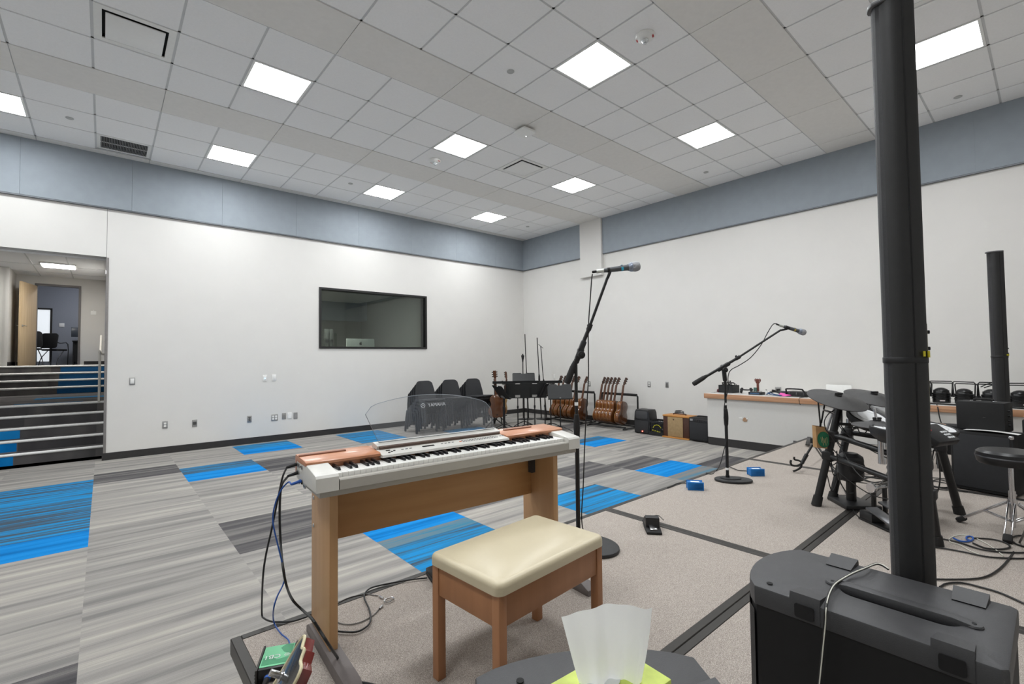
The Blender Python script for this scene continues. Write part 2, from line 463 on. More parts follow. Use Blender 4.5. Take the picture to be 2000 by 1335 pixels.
# air diffusers, return grille
dk = mat('duct_dark', '2A2C2C', .8)
df = None
for (i, j), lab in zip(DIFF, ['square white air diffuser with dark slot, nearest the stair corridor', 'square white air diffuser with dark slot between two lights near the room corner', 'square white air diffuser behind the tall speaker column', 'square white air diffuser far left of the camera']):
    loc = (gx(i+.5), gy(j+.5), ZC)
    if df is None:
        df = thing('air_diffuser', lab, 'air diffuser', loc, 0, 'ceiling air diffusers')
        f = MB(); h = T/2-.013
        for s in (-1, 1):
            f.box((s*(h-.03), 0, .005), (.06, 2*h, .012)); f.box((0, s*(h-.03), .005), (2*h-.12, .06, .012))
        f.build('frame', WHITE, df)
        f = MB(); f.box((0, 0, .05), (2*h-.10, 2*h-.10, .01)); f.build('duct', dk, df)
        f = MB(); f.box((0, 0, -.008), (2*h-.17, 2*h-.17, .012), bev=.003); f.cyl((0, 0, 0), (0, 0, .05), .03); f.build('face_plate', TROF, df)
    else: dup(df, loc, label=lab)
i, j = GRILLE
rg = thing('return_grille', 'slotted grey return air grille beside the window wall', 'air grille', (gx(i+.5), gy(4.45), ZC))
f = MB(); h = T/2-.013; g2 = .9*T/2
f.box((0, g2-.03, .004), (2*h, .05, .012)); f.box((0, -g2+.03, .004), (2*h, .05, .012))
for s in (-1, 1): f.box((s*(h-.02), 0, .004), (.04, 2*g2-.1, .012))
f.box((0, 0, .004), (2*h-.08, .012, .010))
f.build('frame', WHITE, rg)
f = MB(); f.box((0, 0, .05), (2*h, 2*g2, .01)); f.build('duct', dk, rg)
f = MB()
for k in range(30): f.box((-h+.05+k*(2*h-.1)/29, 0, .004), (.007, 2*g2-.1, .014))
f.build('slats', GREY, rg)
# strip of tile left beside the grille
# smoke detectors with FIRE lettering
RED = mat('red_ink', 'C2343A', .6)
sd = None
for loc, lab in (((gx(4.49), gy(-5.53), ZC), 'round white smoke detector with red lettering beside the largest ceiling light'), ((gx(4.43), gy(.51), ZC), 'round white smoke detector below the middle ceiling light, smaller in view')):
    if sd is None:
        sd = thing('smoke_detector', lab, 'smoke detector', loc, 0, 'ceiling smoke detectors')
        f = MB(); f.lathe([(0, 0), (.095, 0), (.097, -.012), (.088, -.03), (.06, -.045), (.045, -.05), (0, -.05)]); f.build('body', WHITE, sd)
        f = MB(); f.lathe([(.03, -.045), (.036, -.062), (.022, -.08), (.0, -.082)]); f.lathe([(.012, -.082), (.016, -.09), (0, -.095)]); o = f.build('strobe', mat('strobe_lens', 'D8DBDD', .1, metal=.3), sd); o['label'] = 'silver strobe lens'
        f = MB()
        for a in (200, 20):
            M = Matrix.Rotation(R_(a), 4, 'Z') @ Matrix.Translation((0, -.078, -.0372)) @ Matrix.Rotation(R_(180-28), 4, 'X')
            f.text('FIRE', .026, M, .0012)
        o = f.build('lettering', RED, sd); o['label'] = 'red word FIRE'
    else: dup(sd, loc, label=lab)
# concealed sprinkler cover plates
sp = None
for (i, j), lab in zip([(3.49, -3.49), (-2.39, 3.48), (10.53, -3.48), (10.72, -8.47), (10.36, 3.48), (3.43, 3.40)],
    ['small round sprinkler cover left of the largest ceiling light', 'small round sprinkler cover above the corridor opening', 'small round sprinkler cover close to the blue panels above the counter', 'small round sprinkler cover right of the tall speaker column', 'small round sprinkler cover in the ceiling corner', 'small round sprinkler cover near the window wall, between two lights']):
    if sp is None:
        sp = MB().lathe([(0, .10), (.012, .10), (.012, 0), (.042, 0), (.042, -.006), (.038, -.009), (0, -.009)]).build('sprinkler_cover', mat('cover_plate', 'B9BAB9', .5))
        sp.location = (gx(i), gy(j), ZC-.0015); tag(sp, lab, 'sprinkler', 'sprinkler cover plates')
    else: dup(sp, (gx(i), gy(j), ZC-.0015), label=lab)
# wireless access point hanging on the soffit
ap = thing('access_point', 'flat square white wireless access point under the ceiling soffit', 'access point', (gx(5.08), gy(-2.12), ZC))
f = MB(); f.box((0, 0, -.02), (.10, .10, .04)); f.build('mount', DGREY, ap)
f = MB(); f.prism(rrect(.23, .23, .03), .035, Matrix.Translation((0, 0, -.07)), bev=.006); f.build('body', TROF, ap)
f = MB(); f.sph((.07, .05, -.071), .004); o = f.build('led', emis('white_led', 'FFFFFF', 4), ap)
# strip that fills the narrow row by the wall above the grille is part of the tile field

# ------------------------------------------------------------------ control-room window
FR = mat('window_frame_black', '1C1B1B', .45)
wd = MB(); cxw, czw = (WX0+WX1)/2, (WZ0+WZ1)/2
for x in (WX0+.02, WX1-.02): wd.box((x, .09, czw), (.04, .22, WZ1-WZ0))
for z in (WZ0+.02, WZ1-.02): wd.box((cxw, .09, z), (WX1-WX0-.08, .22, .04))
wn = wd.build('window_1', FR); struct(wn)
g = MB(); g.box((cxw, .03, czw), (WX1-WX0-.08, .008, WZ1-WZ0-.08)); g.build('window_pane', glass('studio_glass', (.84, .87, .86), 1.2), wn)
g = MB(); g.box((cxw, .165, czw), (WX1-WX0-.08, .008, WZ1-WZ0-.08)); g.build('window_pane', glass('studio_glass', (.84, .87, .86)), wn)
# the control room behind the glass
CW = mat('control_room_wall', '8A8C88', .8, var=.02); 
m = MB(); m.box((-4.6, 4.0, 1.6), (5.2, .1, 3.2)); struct(m.build('wall_control_back', CW, smooth=0))
m = MB(); m.box((-7.15, 2.1, 1.6), (.1, 3.8, 3.2)); struct(m.build('wall_control_left', CW, smooth=0))
m = MB(); m.box((-2.93, 2.1, 1.6), (.1, 3.8, 3.2)); struct(m.build('wall_control_right', CW, smooth=0))
m = MB(); m.box((-4.6, 2.1, 3.2), (5.2, 3.8, .08)); struct(m.build('ceiling_control', CEILT, smooth=0))
m = MB(); m.box((-4.6, 2.1, -.03), (5.2, 3.8, .06)); struct(m.build('floor_control', cg, smooth=0))

# =================================================================== STAIR CORRIDOR
YB = 7.9; ZT = 1.42            # back wall, upper floor
CWL = mat('corridor_paint', 'D6D4D0', .75, var=.012, scale=3)
XC = -10.5
m = MB(); m.box((OX0-.05, (6.7+t)/2, 1.9), (.1, 6.7-t, 3.9)); m.box((XC-.05, (6.7+YB)/2, 1.9), (.1, YB-6.7, 3.9)); m.box(((OX0+XC)/2-.05, 6.75, 1.9), (XC-OX0, .1, 3.9)); struct(m.build('wall_corridor_left', CWL, smooth=0))
m = MB(); m.box((OX1+.055, (YB+t)/2, 1.9), (.1, YB-t, 3.9)); struct(m.build('wall_corridor_right', CWL, smooth=0))
DX0, DX1, DZ = -10.16, -9.26, ZT+2.13
m = MB()
m.box(((XC+DX0)/2-.05, YB+.06, 1.9), (DX0-XC+.1, .12, 3.9)); m.box(((DX1+OX1)/2, YB+.06, 1.9), (OX1-DX1, .12, 3.9)); m.box(((DX0+DX1)/2, YB+.06, (DZ+3.85)/2), (DX1-DX0, .12, 3.85-DZ))
struct(m.build('wall_corridor_back', CWL, smooth=0))
ZCC = 3.80
m = MB(); m.box(((OX0+OX1)/2, 1.45, 3.33), (OX1-OX0, 2.5, .04), rot=Matrix.Rotation(R_(9.2), 4, 'X')); m.box(((OX0+OX1)/2, 5.3, ZCC+.02), (OX1-OX0, 5.4, .04))
struct(m.build('ceiling_corridor', CEILT, smooth=0))
m = MB()
for y in (3.2, 4.4, 5.9, 7.1): m.box(((OX0+OX1)/2, y, ZCC-.003), (OX1-OX0, .024, .008))
for x in (-10.05, -9.42): m.box((x, 5.3, ZCC-.004), (.024, 5.2, .008))
struct(m.build('trim_5', CEILB))
cl = thing('corridor_light', 'long white ceiling light in the stair corridor', 'ceiling light', (-9.6, 5.75, ZCC-.004))
f = MB(); f.box((0, 0, -.012), (.62, .62, .022), bev=.004); f.build('housing', TROF, cl)
f = MB(); f.box((0, 0, -.027), (.56, .56, .008)); f.build('lens', emis('corridor_lens', 'FFFDF8', 11), cl)
# flights
sm = MB(); nz = MB()
low = [(.50, .155), (.85, .31), (1.20, .465), (1.60, .62), (1.98, .775)]
up = [(5.6, .93), (5.95, 1.09), (6.3, 1.25), (6.65, 1.42)]
xm = (OX0+OX1)/2; xw = OX1-OX0
stp = cg
def flight(name, rows, yend):
    s = MB()
    for k, (y, z) in enumerate(rows):
        ye = rows[k+1][0] if k+1 < len(rows) else yend
        s.box((xm, (y+ye)/2, z/2), (xw, ye-y, z))
    return s
DARKC = cd
st = flight('stairs', low, 5.6); o = st.build('stairs', [cd], smooth=0); struct(o)
nb = MB()
for y, z in low: nb.cyl((OX0, y+.006, z-.006), (OX1, y+.006, z-.006), .023, seg=12)
nb.build('step_nosings', mat('bright_nosing', 'F6F6F4', .5, metal=0), o)['label'] = 'bright metal step nosings'
cc = MB()
for k, (y, z) in enumerate(low[:3]): 
    cc.box(((-11.0-9.76)/2, y-.002, z-.09), (1.24, .006, .13))
cc.build('carpet_inlay', cb, o)['label'] = 'blue carpet on the risers'
la = MB(); la.box((-9.2, 3.8, .777), (1.2, .5, .004)); la.box((-9.5, 2.35, .777), (.9, .2, .004)); la.build('landing_inlay', cs, o)
st = flight('stairs', up, YB+.1); o = st.build('stairs', [cd], smooth=0); struct(o)
nb = MB()
for y, z in up: nb.cyl((OX0, y+.006, z-.006), (OX1, y+.006, z-.006), .025, seg=12)
nb.build('step_nosings', mat('bright_nosing', 'F6F6F4', .5, metal=0), o)['label'] = 'bright metal step nosings'
cc = MB()
for y, z in up: cc.box(((-9.58+OX1)/2, y-.002, z-.085), (OX1+9.58, .006, .12))
cc.box(((-9.9+OX1)/2, 7.35, ZT+.002), (OX1+9.9, .9, .004))
cc.build('carpet_inlay', mat('deep_blue_carpet', '14588C', .95, var=.2, scale=90), o)['label'] = 'deep blue carpet on the upper risers'
m = MB(); m.box(((XC+DX0)/2, YB-.006, ZT+.055), (DX0-XC-.08, .012, .11)); m.box(((DX1+OX1)/2+.04, YB-.006, ZT+.055), (OX1-DX1-.08, .012, .11)); m.box((XC+.006, 7.3, ZT+.055), (.012, 1.2, .11))
struct(m.build('baseboard_corridor', BASE))
# handrail on the right wall
hr = thing('handrail', 'off-white steel handrail on the right side of the corridor stairs', 'handrail', (OX1-.075, 1.95, .775))
PW = mat('painted_steel', 'DCD9D2', .4)
f = MB(); f.bar((0, 0, .002), (0, 0, .93), .045, .03, .004); f.build('post', PW, hr)
f = MB(); f.bar((-.0, 3.62, .002), (0, 3.62, .90), .045, .03, .004); f.build('post', PW, hr)
f = MB(); f.tube([(0, 0, .93), (0, 3.62, .93), (0, 4.8, 1.42), (0, 5.3, 1.42)], .021, smooth=False); f.build('rail', PW, hr)
f = MB()
for yy, zz in ((1.0, .93), (2.5, .93), (4.6, 1.34)): f.bar((0, yy, zz-.01), (.07, yy, zz-.05), .02, .02)
f.build('brackets', PW, hr)
# doorway and open door leaf
FRM = mat('door_frame_paint', '6B6766', .5)
d1 = MB()
for x in (DX0+.025, DX1-.025): d1.box((x, YB+.06, (ZT+DZ)/2), (.05, .17, DZ-ZT))
d1.box(((DX0+DX1)/2, YB+.06, DZ+.02), (DX1-DX0, .17, .05))
d1o = d1.build('door_1', FRM); struct(d1o)
BIRCH = wood('birch_veneer', 'C9AE88', 'D9C19C', .45, sx=30, sy=30, sz=1.5)
dl = thing('door_leaf', 'pale wood door standing open in the stair corridor', 'door', (DX0+.03, YB-.03, ZT+.005), R_(180+76))
f = MB(); f.box((.44, 0, 1.05), (.86, .045, 2.09), bev=.003); f.build('leaf', BIRCH, dl)
f = MB()
for s in (-1, 1):
    f.cyl((.80, s*.024, 1.0), (.80, s*.032, 1.0), .026); f.cyl((.80, s*.03, 1.0), (.80, s*.07, 1.0), .009); f.bar((.81, s*.068, 1.0), (.69, s*.068, 1.0), .018, .012, .004)
f.build('lever_handle', STEEL, dl)
# second doorway beyond: small office
OFW = mat('office_wall_blue_grey', '8E929A', .8, var=.02)
OY = 10.9
m = MB(); m.box((-9.9, OY+.05, 2.9), (3.4, .1, 3.2)); struct(m.build('wall_office_back', OFW, smooth=0))
m = MB(); m.box((-11.6, 9.5, 2.9), (.1, 2.9, 3.2)); struct(m.build('wall_office_left', OFW, smooth=0))
m = MB(); m.box((-8.2, 9.5, 2.9), (.1, 2.9, 3.2)); struct(m.build('wall_office_right', OFW, smooth=0))
m = MB(); m.box((-9.9, 9.5, ZT-.05), (3.4, 3.0, .1)); struct(m.build('floor_office', cd, smooth=0))
m = MB(); m.box((-9.9, 9.5, 4.3), (3.4, 3.0, .08)); struct(m.build('ceiling_office', CEILT, smooth=0))
# dark framed bright window in the office wall
m = MB()
for x in (-10.62, -10.02): m.box((x, OY-.01, 2.35), (.05, .06, 1.65))
m.box((-10.32, OY-.01, 3.17), (.65, .06, .05))
wo = m.build('window_2', FR); struct(wo)
g = MB(); g.box((-10.32, OY-.006, 2.35), (.56, .01, 1.62)); g.build('window_pane', emis('daylit_pane', 'DDE2E6', .2), wo)
office_fill = thing('ceiling_light', 'added unseen fill light of the far office beyond the corridor', 'ceiling light', (-9.0, 9.2, 4.255))  # added fill lamp, out of view, to brighten the office
f = MB(); f.box((0, 0, -.01), (.62, .62, .02)); f.build('housing', TROF, office_fill)
f = MB(); f.box((0, 0, -.024), (.56, .56, .006)); f.build('lens', emis('office_fill_lens', 'F6F8FF', 9.0), office_fill)
# wall plates in corridor and office
pl = MB(); pl.box((0, 0, 0), (.115, .012, .115), bev=.004); pl.cyl((0, -.006, .075), (0, -.014, .075), .012)
o = pl.build('wall_plate', WHITE); o.location = (-9.0, YB-.008, 2.87); tag(o, 'white wall plate right of the corridor doorway', 'wall plate')
pl = MB(); pl.box((0, 0, 0), (.12, .012, .12), bev=.004)
o = pl.build('wall_plate', WHITE); o.location = (-9.78, OY-.012, 2.68); tag(o, 'white wall plate on the blue-grey office wall', 'wall plate')
# office chairs, desk, computer, guitar
def office_chair(loc, rz, label):
    c = thing('office_chair', label, 'chair', loc, rz, 'office chairs beyond the corridor')
    f = MB(); f.prism(rrect(.46, .44, .08), .05, Matrix.Translation((0, 0, .44)), bev=.015); f.build('seat', BLKF, c)
    f = MB(); f.prism(rrect(.44, .46, .08), .04, Matrix.Translation((0, .24, .74)) @ Matrix.Rotation(R_(100), 4, 'X'), bev=.015); f.build('backrest', BLKF, c)
    for sx in (-1, 1):
        f = MB(); f.tube([(sx*.22, -.2, .0), (sx*.22, -.2, .64), (sx*.22, .1, .66), (sx*.2, .25, .7)], .011, sub=3); f.build('arm', BLKM, c)
        f = MB(); f.tube([(sx*.21, -.05, .44), (sx*.22, .18, .22), (sx*.23, .26, .0)], .011, sub=3); f.build('leg', BLKM, c)
    return c
office_chair((-10.35, 9.1, ZT), R_(200), 'black office chair nearest the pale door, seen through the corridor doorway')
office_chair((-9.9, 10.3, ZT), R_(150), 'black office chair beside the dark desk, seen through the corridor doorway')
dsk = thing('desk', 'dark desk at the right of the far office', 'desk', (-9.1, 10.3, ZT))
f = MB(); f.box((0, 0, .73), (.8, .7, .03), bev=.004); f.build('desktop', BLKF, dsk)
f = MB(); f.box((-.37, 0, .36), (.03, .65, .71)); f.box((.37, 0, .36), (.03, .65, .71)); f.box((0, -.3, .4), (.7, .02, .6)); f.build('panels', BLKF, dsk)
mn = thing('monitor', 'dark computer monitor on the far office desk', 'monitor', (-9.3, 10.3, ZT+.746), R_(10))
f = MB(); f.box((0, 0, .01), (.2, .16, .02), bev=.005); f.cyl((0, .03, .01), (0, .03, .2), .02); f.build('stand', BLKM, mn)
f = MB(); f.box((0, 0, .27), (.48, .03, .3), bev=.006); f.build('screen', mat('screen_dark', '3A4048', .25), mn)

# =================================================================== iMac and speakers in the control room
bc = thing('studio_desk', 'dark studio desk behind the control-room window', 'desk', (-4.6, 1.0, 0))
f = MB(); f.box((0, 0, 1.40), (2.9, .75, .04), bev=.005); f.build('desktop', BLKF, bc)
f = MB(); f.box((-1.4, 0, .69), (.04, .7, 1.38)); f.box((1.4, 0, .69), (.04, .7, 1.38)); f.build('sides', BLKF, bc)
ALU = mat('aluminium', 'C6CCC8', .4, metal=.15)
im = thing('computer', 'silver all-in-one computer seen from behind through the dark window', 'computer', (-4.336, .80, 1.422))
f = MB(); f.box((0, .06, .012), (.22, .2, .012), bev=.004); f.bar((0, .12, .01), (0, .04, .2), .18, .012); f.build('stand', ALU, im)
f = MB()
f.prism(rrect(.66, .45, .02), .03, MX((0, .015, .323), (1, 0, 0), (0, 0, 1)), bev=.004)
f.build('screen_housing', ALU, im)
f = MB()
M = MX((0, -.0165, .435), (1, 0, 0), (0, 0, 1))
pts = []
for k in range(40):
    a = 2*math.pi*k/40; r = .034*(1+.0*math.sin(a)); x, y = r*math.cos(a), r*1.05*math.sin(a)
    if abs(x) < .012: y -= math.copysign(.005, y)
    if x > .02 and -.012 < y < .016: x = .02-.006*math.cos((y-.002)/.014*math.pi/2)
    pts.append((x, y))
f.prism(pts, .002, M)
f.prism([(0, .036), (.006, .05), (.016, .056), (.012, .044)], .002, M)
o = f.build('logo', mat('logo_dark', '2B2F30', .4), im); o['label'] = 'dark round fruit logo'
for k, (x, lab) in enumerate(((-5.09, 'left of the two slim dark monitor speakers behind the window'), (-4.99, 'right of the two slim dark monitor speakers behind the window'))):
    s_ = thing('monitor_speaker', lab, 'speaker', (x+.12, 1.2, 1.422), 0, 'control-room monitor speakers')
    f = MB(); f.box((0, 0, .385), (.075, .12, .77), bev=.008); f.build('cabinet', mat('dark_grey_cabinet', '4A4E4B', .6), s_)
    f = MB(); f.lathe([(.035, 0), (.04, .006), (.0, .0)], (0, -.06, .5), (0, -1, 0)); f.build('woofer', BLKF, s_)
# blue panel on the control-room wall
m = MB(); m.box((-5.05, 3.92, 3.0), (4.1, .05, .76)); m.box((-3.0, 3.72, 3.0), (.04, .42, .76)); struct(m.build('trim_6', BLUE))
# added fill lamp, hidden above the view, to brighten the control room
control_fill = thing('ceiling_light', 'added unseen fill light inside the control room behind the dark window', 'ceiling light', (-5.3, .85, 3.155))
f = MB(); f.box((0, 0, -.01), (.62, .62, .02)); f.build('housing', TROF, control_fill)
f = MB(); f.box((0, 0, -.024), (.56, .56, .006)); f.build('lens', emis('control_fill_lens', 'FFF8EE', 17.0), control_fill)

# =================================================================== STAGE
SC = None
def stage_carpet():
    m, nt, b = nt_mat('stage_carpet'); N, L = nt.nodes, nt.links
    tc = N.new('ShaderNodeTexCoord')
    n1 = N.new('ShaderNodeTexNoise'); n1.inputs['Scale'].default_value = 460; n1.inputs['Detail'].default_value = 3; L.new(tc.outputs['Object'], n1.inputs['Vector'])
    n2 = N.new('ShaderNodeTexNoise'); n2.inputs['Scale'].default_value = 2.5; L.new(tc.outputs['Object'], n2.inputs['Vector'])
    r = N.new('ShaderNodeValToRGB'); e = r.color_ramp.elements
    e[0].position = .32; e[0].color = srgb('746C66'); e[1].position = .66; e[1].color = srgb('D2C9C0')
    k = e.new(.5); k.color = srgb('A59C94')
    L.new(n1.outputs['Fac'], r.inputs['Fac'])
    L.new(r.outputs['Color'], b.inputs['Base Color'])
    b.inputs['Roughness'].default_value = .95; b.inputs['Specular IOR Level'].default_value = .1
    bp = N.new('ShaderNodeBump'); bp.inputs['Strength'].default_value = .2; bp.inputs['Distance'].default_value = .002
    L.new(n1.outputs['Fac'], bp.inputs['Height']); L.new(bp.outputs['Normal'], b.inputs['Normal'])
    return m
SC = stage_carpet()
EXT = mat('dark_aluminium_edge', '3A3734', .4, metal=.5, var=.05)
DKX = [-8.345, -5.755, -3.115, -1.03]         # platform joints across the room
DKY = [-7.222, -8.545, -9.87, -11.2]
names_x = ['at the left end of the stage', 'in the middle of the stage', 'at the counter end of the stage']
names_y = ['in the front row', 'in the second row', 'in the third row']
for a in range(3):
    for b_ in range(3):
        x0, x1 = DKX[a]+.001, DKX[a+1]-.001; y1, y0 = DKY[b_]-.001, DKY[b_+1]+.001
        if a == 2: x1 = -1.06
        dkp = thing('stage_platform', 'carpeted stage platform, %s, %s' % (names_x[a], names_y[b_]), 'stage platform', ((x0+x1)/2, (y0+y1)/2, 0), 0, 'stage platforms')
        w_, h_ = x1-x0, y1-y0
        f = MB(); f.box((0, 0, ZS-.022), (w_-.08, h_-.08, .044)); f.build('carpet_top', SC, dkp, smooth=0)
        f = MB()
        for s in (-1, 1):
            f.box((s*(w_/2-.02), 0, ZS-.032), (.04, h_, .068), bev=.003, seg=1); f.box((0, s*(h_/2-.02), ZS-.032), (w_-.08, .04, .068), bev=.003, seg=1)
        f.build('edge_frame', EXT, dkp)
        for sx in (-1, 1):
            for sy in (-1, 1):
                f = MB(); f.cyl((sx*(w_/2-.3), sy*(h_/2-.3), 0), (sx*(w_/2-.3), sy*(h_/2-.3), ZS-.045), .022); f.build('leg', BLKM, dkp)

# =================================================================== COUNTER
CX = -1.0
LAM = mat('white_laminate', 'D2D0CC', .5, var=.01)
TOP = mat('counter_top_laminate', 'D9D6D2', .35, var=.02)
OAK = wood('oak_edge', 'A97C5C', 'C79A78', .5, sx=40, sy=2, sz=60)
cb_ = thing('base_cabinet', 'long white laminate base cabinet with black toe kick along the right wall', 'cabinet', (CX/2, (-5.70-12.4)/2, 0))
Lc = 12.4-5.70
f = MB(); f.box((-.012, 0, .13+.65/2), (-CX-.024, Lc, .65)); f.build('body', LAM, cb_, smooth=0)
f = MB(); f.box((-.012, 0, .065), (-CX-.024, Lc-.004, .13)); f.build('toe_kick', BASE, cb_, smooth=0)
f = MB()
random.seed(3)
pts = [(.0+.032*math.cos(a)*(1+.35*random.random()), .032*math.sin(a)*(1+.35*random.random())) for a in [2*math.pi*k/9 for k in range(9)]]
f.prism(pts, .002, MX((CX/2-.0015, Lc/2-.62, .47), (0, -1, 0), (0, 0, 1)))
o = f.build('torn_patch', mat('torn_paper_brown', 'A58468', .9, var=.25, scale=60), cb_); o['label'] = 'torn brown scar in the laminate'
f = MB(); f.prism([(-.02, -.01), (.03, -.012), (.026, .014), (-.03, .01)], .003, MX((CX/2-.0015, Lc/2-.55, .495), (0, -1, .1), (0, 0, 1))); f.prism([(0, 0), (.022, .01), (.016, .03), (-.008, .02)], .003, MX((CX/2-.0015, Lc/2-.645, .475), (0, -1, .1), (0, 0, 1)))
f.build('torn_flaps', WHITE, cb_)
wt = thing('worktop', 'long pale worktop with oak front edge on the base cabinet', 'worktop', (CX/2, (-5.67-12.4)/2, .78))
f = MB(); f.box((-.021, 0, .0415), (-CX-.002, 12.4-5.67, .083), bev=.003); f.build('top', TOP, wt, smooth=0)
f = MB(); f.box((CX/2-.03, 0, .041), (.022, 12.4-5.67+.01, .08), bev=.008); f.build('front_edge', OAK, wt)
f = MB(); f.box((-.021, (12.4-5.67)/2+.011, .041), (-CX, .02, .08), bev=.008); f.build('end_edge', OAK, wt)
ZW = .78+.083

# =================================================================== WALL PLATES
PLS = mat('steel_plate', 'A9A8A6', .35, metal=.6)
OUTW = mat('outlet_white', 'F0EFEC', .35)
DKP = mat('outlet_dark', '4B4A49', .5)
def plate(loc, face, kind, label, w=.072, h=.118):
    """face 'y': on the window wall facing -y; 'x': on the counter wall facing -x"""
    o = thing('wall_plate', label, 'wall plate', loc, 0 if face == 'y' else R_(-90))
    pm_ = OUTW if kind in ('white', 'switch', 'blue') else PLS
    if kind == 'grey': pm_ = mat('grey_plate', '9B9A98', .5, metal=.2)
    f = MB(); f.box((0, -.004, 0), (w, .008, h), bev=.003); f.build('cover', pm_, o)
    f = MB()
    if kind == 'duplex':
        for z in (-.022, .022): f.prism(rrect(.034, .032, .012), .004, MX((0, -.007, z), (1, 0, 0), (0, 0, 1)))
        f.build('sockets', OUTW, o)
    elif kind == 'quad':
        for x in (-.025, .025):
            for z in (-.022, .022): f.prism(rrect(.036, .036, .014), .004, MX((x, -.007, z), (1, 0, 0), (0, 0, 1)))
        f.build('sockets', OUTW, o)
    elif kind == 'data':
        for z in (-.03, 0, .03): f.box((0, -.008, z), (.046, .003, .012))
        f.box((0, -.008, 0), (.01, .004, .07)); f.build('jacks', DKP, o)
    elif kind == 'xlr':
        f.lathe([(.016, 0), (.016, .004), (0, .004)], (0, -.007, .0), (0, -1, 0)); f.box((0, -.008, 0), (.05, .003, .05)); f.build('jack', DKP, o)
    elif kind == 'switch':
        f.box((0, -.009, 0), (.032, .006, .066), bev=.002); f.build('rocker', WHITE, o)
    elif kind == 'blue':
        f.box((0, -.009, 0), (.032, .006, .066), bev=.002); f.build('rocker', WHITE, o)
        f = MB(); f.box((0, -.013, -.004), (.016, .002, .018)); o2 = f.build('indicator', emis('blue_led', '6FA8F5', 1.2), o); o2['label'] = 'small lit blue indicator'
    elif kind == 'rj':
        f.box((0, -.009, .002), (.016, .004, .014)); f.build('jack', GREY, o)
    elif kind == 'thermo':
        f.box((0, -.010, 0), (.05, .012, .08), bev=.004); f.build('sensor', WHITE, o)
    else:
        f.box((0, -.0085, 0), (w*.72, .002, h*.8)); f.build('insert', pm_, o)
    return o
for (u, loc, kind, lab) in [
    (0, [(-8.425,0.000,1.198)][0], 'thermo', 'steel-framed control plate on the white wall beside the corridor opening'),
    (0, [(-6.513,0.000,1.176)][0], 'blue', 'white switch plate with a tiny blue light, left of a pair'),
    (0, [(-6.356,0.000,1.179)][0], 'switch', 'white rocker switch plate, right of a pair on the window wall'),
    (0, [(-7.998,0.000,0.468)][0], 'duplex', 'steel duplex outlet low on the wall, nearest the corridor'),
    (0, [(-7.591,0.000,0.453)][0], 'xlr', 'steel plate with one dark jack low on the wall'),
    (0, [(-6.762,0.000,0.444)][0], 'data', 'steel data plate with three jacks, low left of the four-gang row'),
    (0, [(-6.343,0.000,0.433)][0], 'quad', 'steel four-socket outlet at the left of a row of plates'),
    (0, [(-6.178,0.000,0.447)][0], 'rj', 'white network plate between the four-socket outlet and a blank plate'),
    (0, [(-6.078,0.000,0.448)][0], 'white', 'white blank plate, third in the low row'),
    (0, [(-5.972,0.000,0.438)][0], 'grey', 'grey blank plate at the right end of the low row')]:
    plate((loc[0], -.0005, loc[2]), 'y', kind, lab, .112 if kind == 'quad' else .072)
for (loc, kind, lab, w_) in [
    ([(0.000,-2.296,0.859)][0], 'duplex', 'steel duplex outlet above the first guitar rack', .072),
    ([(0.000,-3.931,0.906)][0], 'duplex', 'steel duplex outlet above the black loudspeaker', .072),
    ([(0.000,-4.353,0.910)][0], 'data', 'steel data plate above the tan amplifier', .072),
    ([(0.000,-6.466,0.891)][0], 'duplex', 'steel outlet with a plugged adaptor behind the counter clutter', .095),
    ([(0.000,-1.149,1.003)][0], 'white', 'white blank plate on the right wall above the music stands', .05)]:
    plate((-.0005, loc[1], loc[2]), 'x', kind, lab, w_)

# =================================================================== DIGITAL PIANO
PIV = mat('ivory_shaded_plastic', 'ADA9A1', .45, var=.01)  # darker than the white panel; front-face shade put into the colour
PWH = mat('panel_white', 'D6D4CE', .4, var=.01)
KEYW = mat('key_white', 'F4F3EE', .25, var=.005)
KEYB = mat('key_black', '17171A', .3, var=.05)
CHER = wood('cherry_top', 'B97B57', 'C98D6A', .35, sx=3, sy=50, sz=50, coat=.1)
MAPLE = wood('maple_stand', 'B98F63', 'C79E72', .45, sx=12, sy=12, sz=1.2)
BOARD = wood('maple_board', 'B48756', 'C29664', .5, sx=1.5, sy=20, sz=20)
FOOT = mat('stand_foot_grey', '6F6866', .55)
PR = R_(-3.9)
pno = thing('digital_piano', 'white and cherry digital piano on a wooden stand', 'piano', (-8.17+.693*math.cos(PR), -7.78+.693*math.sin(PR), ZS), PR)
W2 = .693
# height of local z above the stage: keys .76
def YZ(profile, x0, x1, m_, name, bev=0, label=None):
    f = MB(); M = MX((x0, 0, 0), (0, 1, 0), (0, 0, 1))
    f.prism(profile, x1-x0, M, bev=bev); o = f.build(name, m_, pno)
    if label: o['label'] = label
    return o
# lower case
YZ([(.016, .680), (.016, .712), (.30, .742), (.312, .72), (.30, .69), (.28, .680)], -W2+.018, W2-.018, PIV, 'lower_case')
# front panel with key slip
YZ([(0, .704), (0, .740), (.004, .745), (.030, .745), (.034, .73), (.034, .704)], -W2+.088, W2-.088, PIV, 'key_slip')
# end blocks
for s in (-1, 1):
    a, b = (-W2, -W2+.086) if s < 0 else (W2-.086, W2)
    YZ([(0, .704), (0, .757), (.008, .766), (.150, .785), (.155, .79), (.312, .79), (.312, .71), (.29, .704)], a, b, PWH, 'end_block', bev=.004)
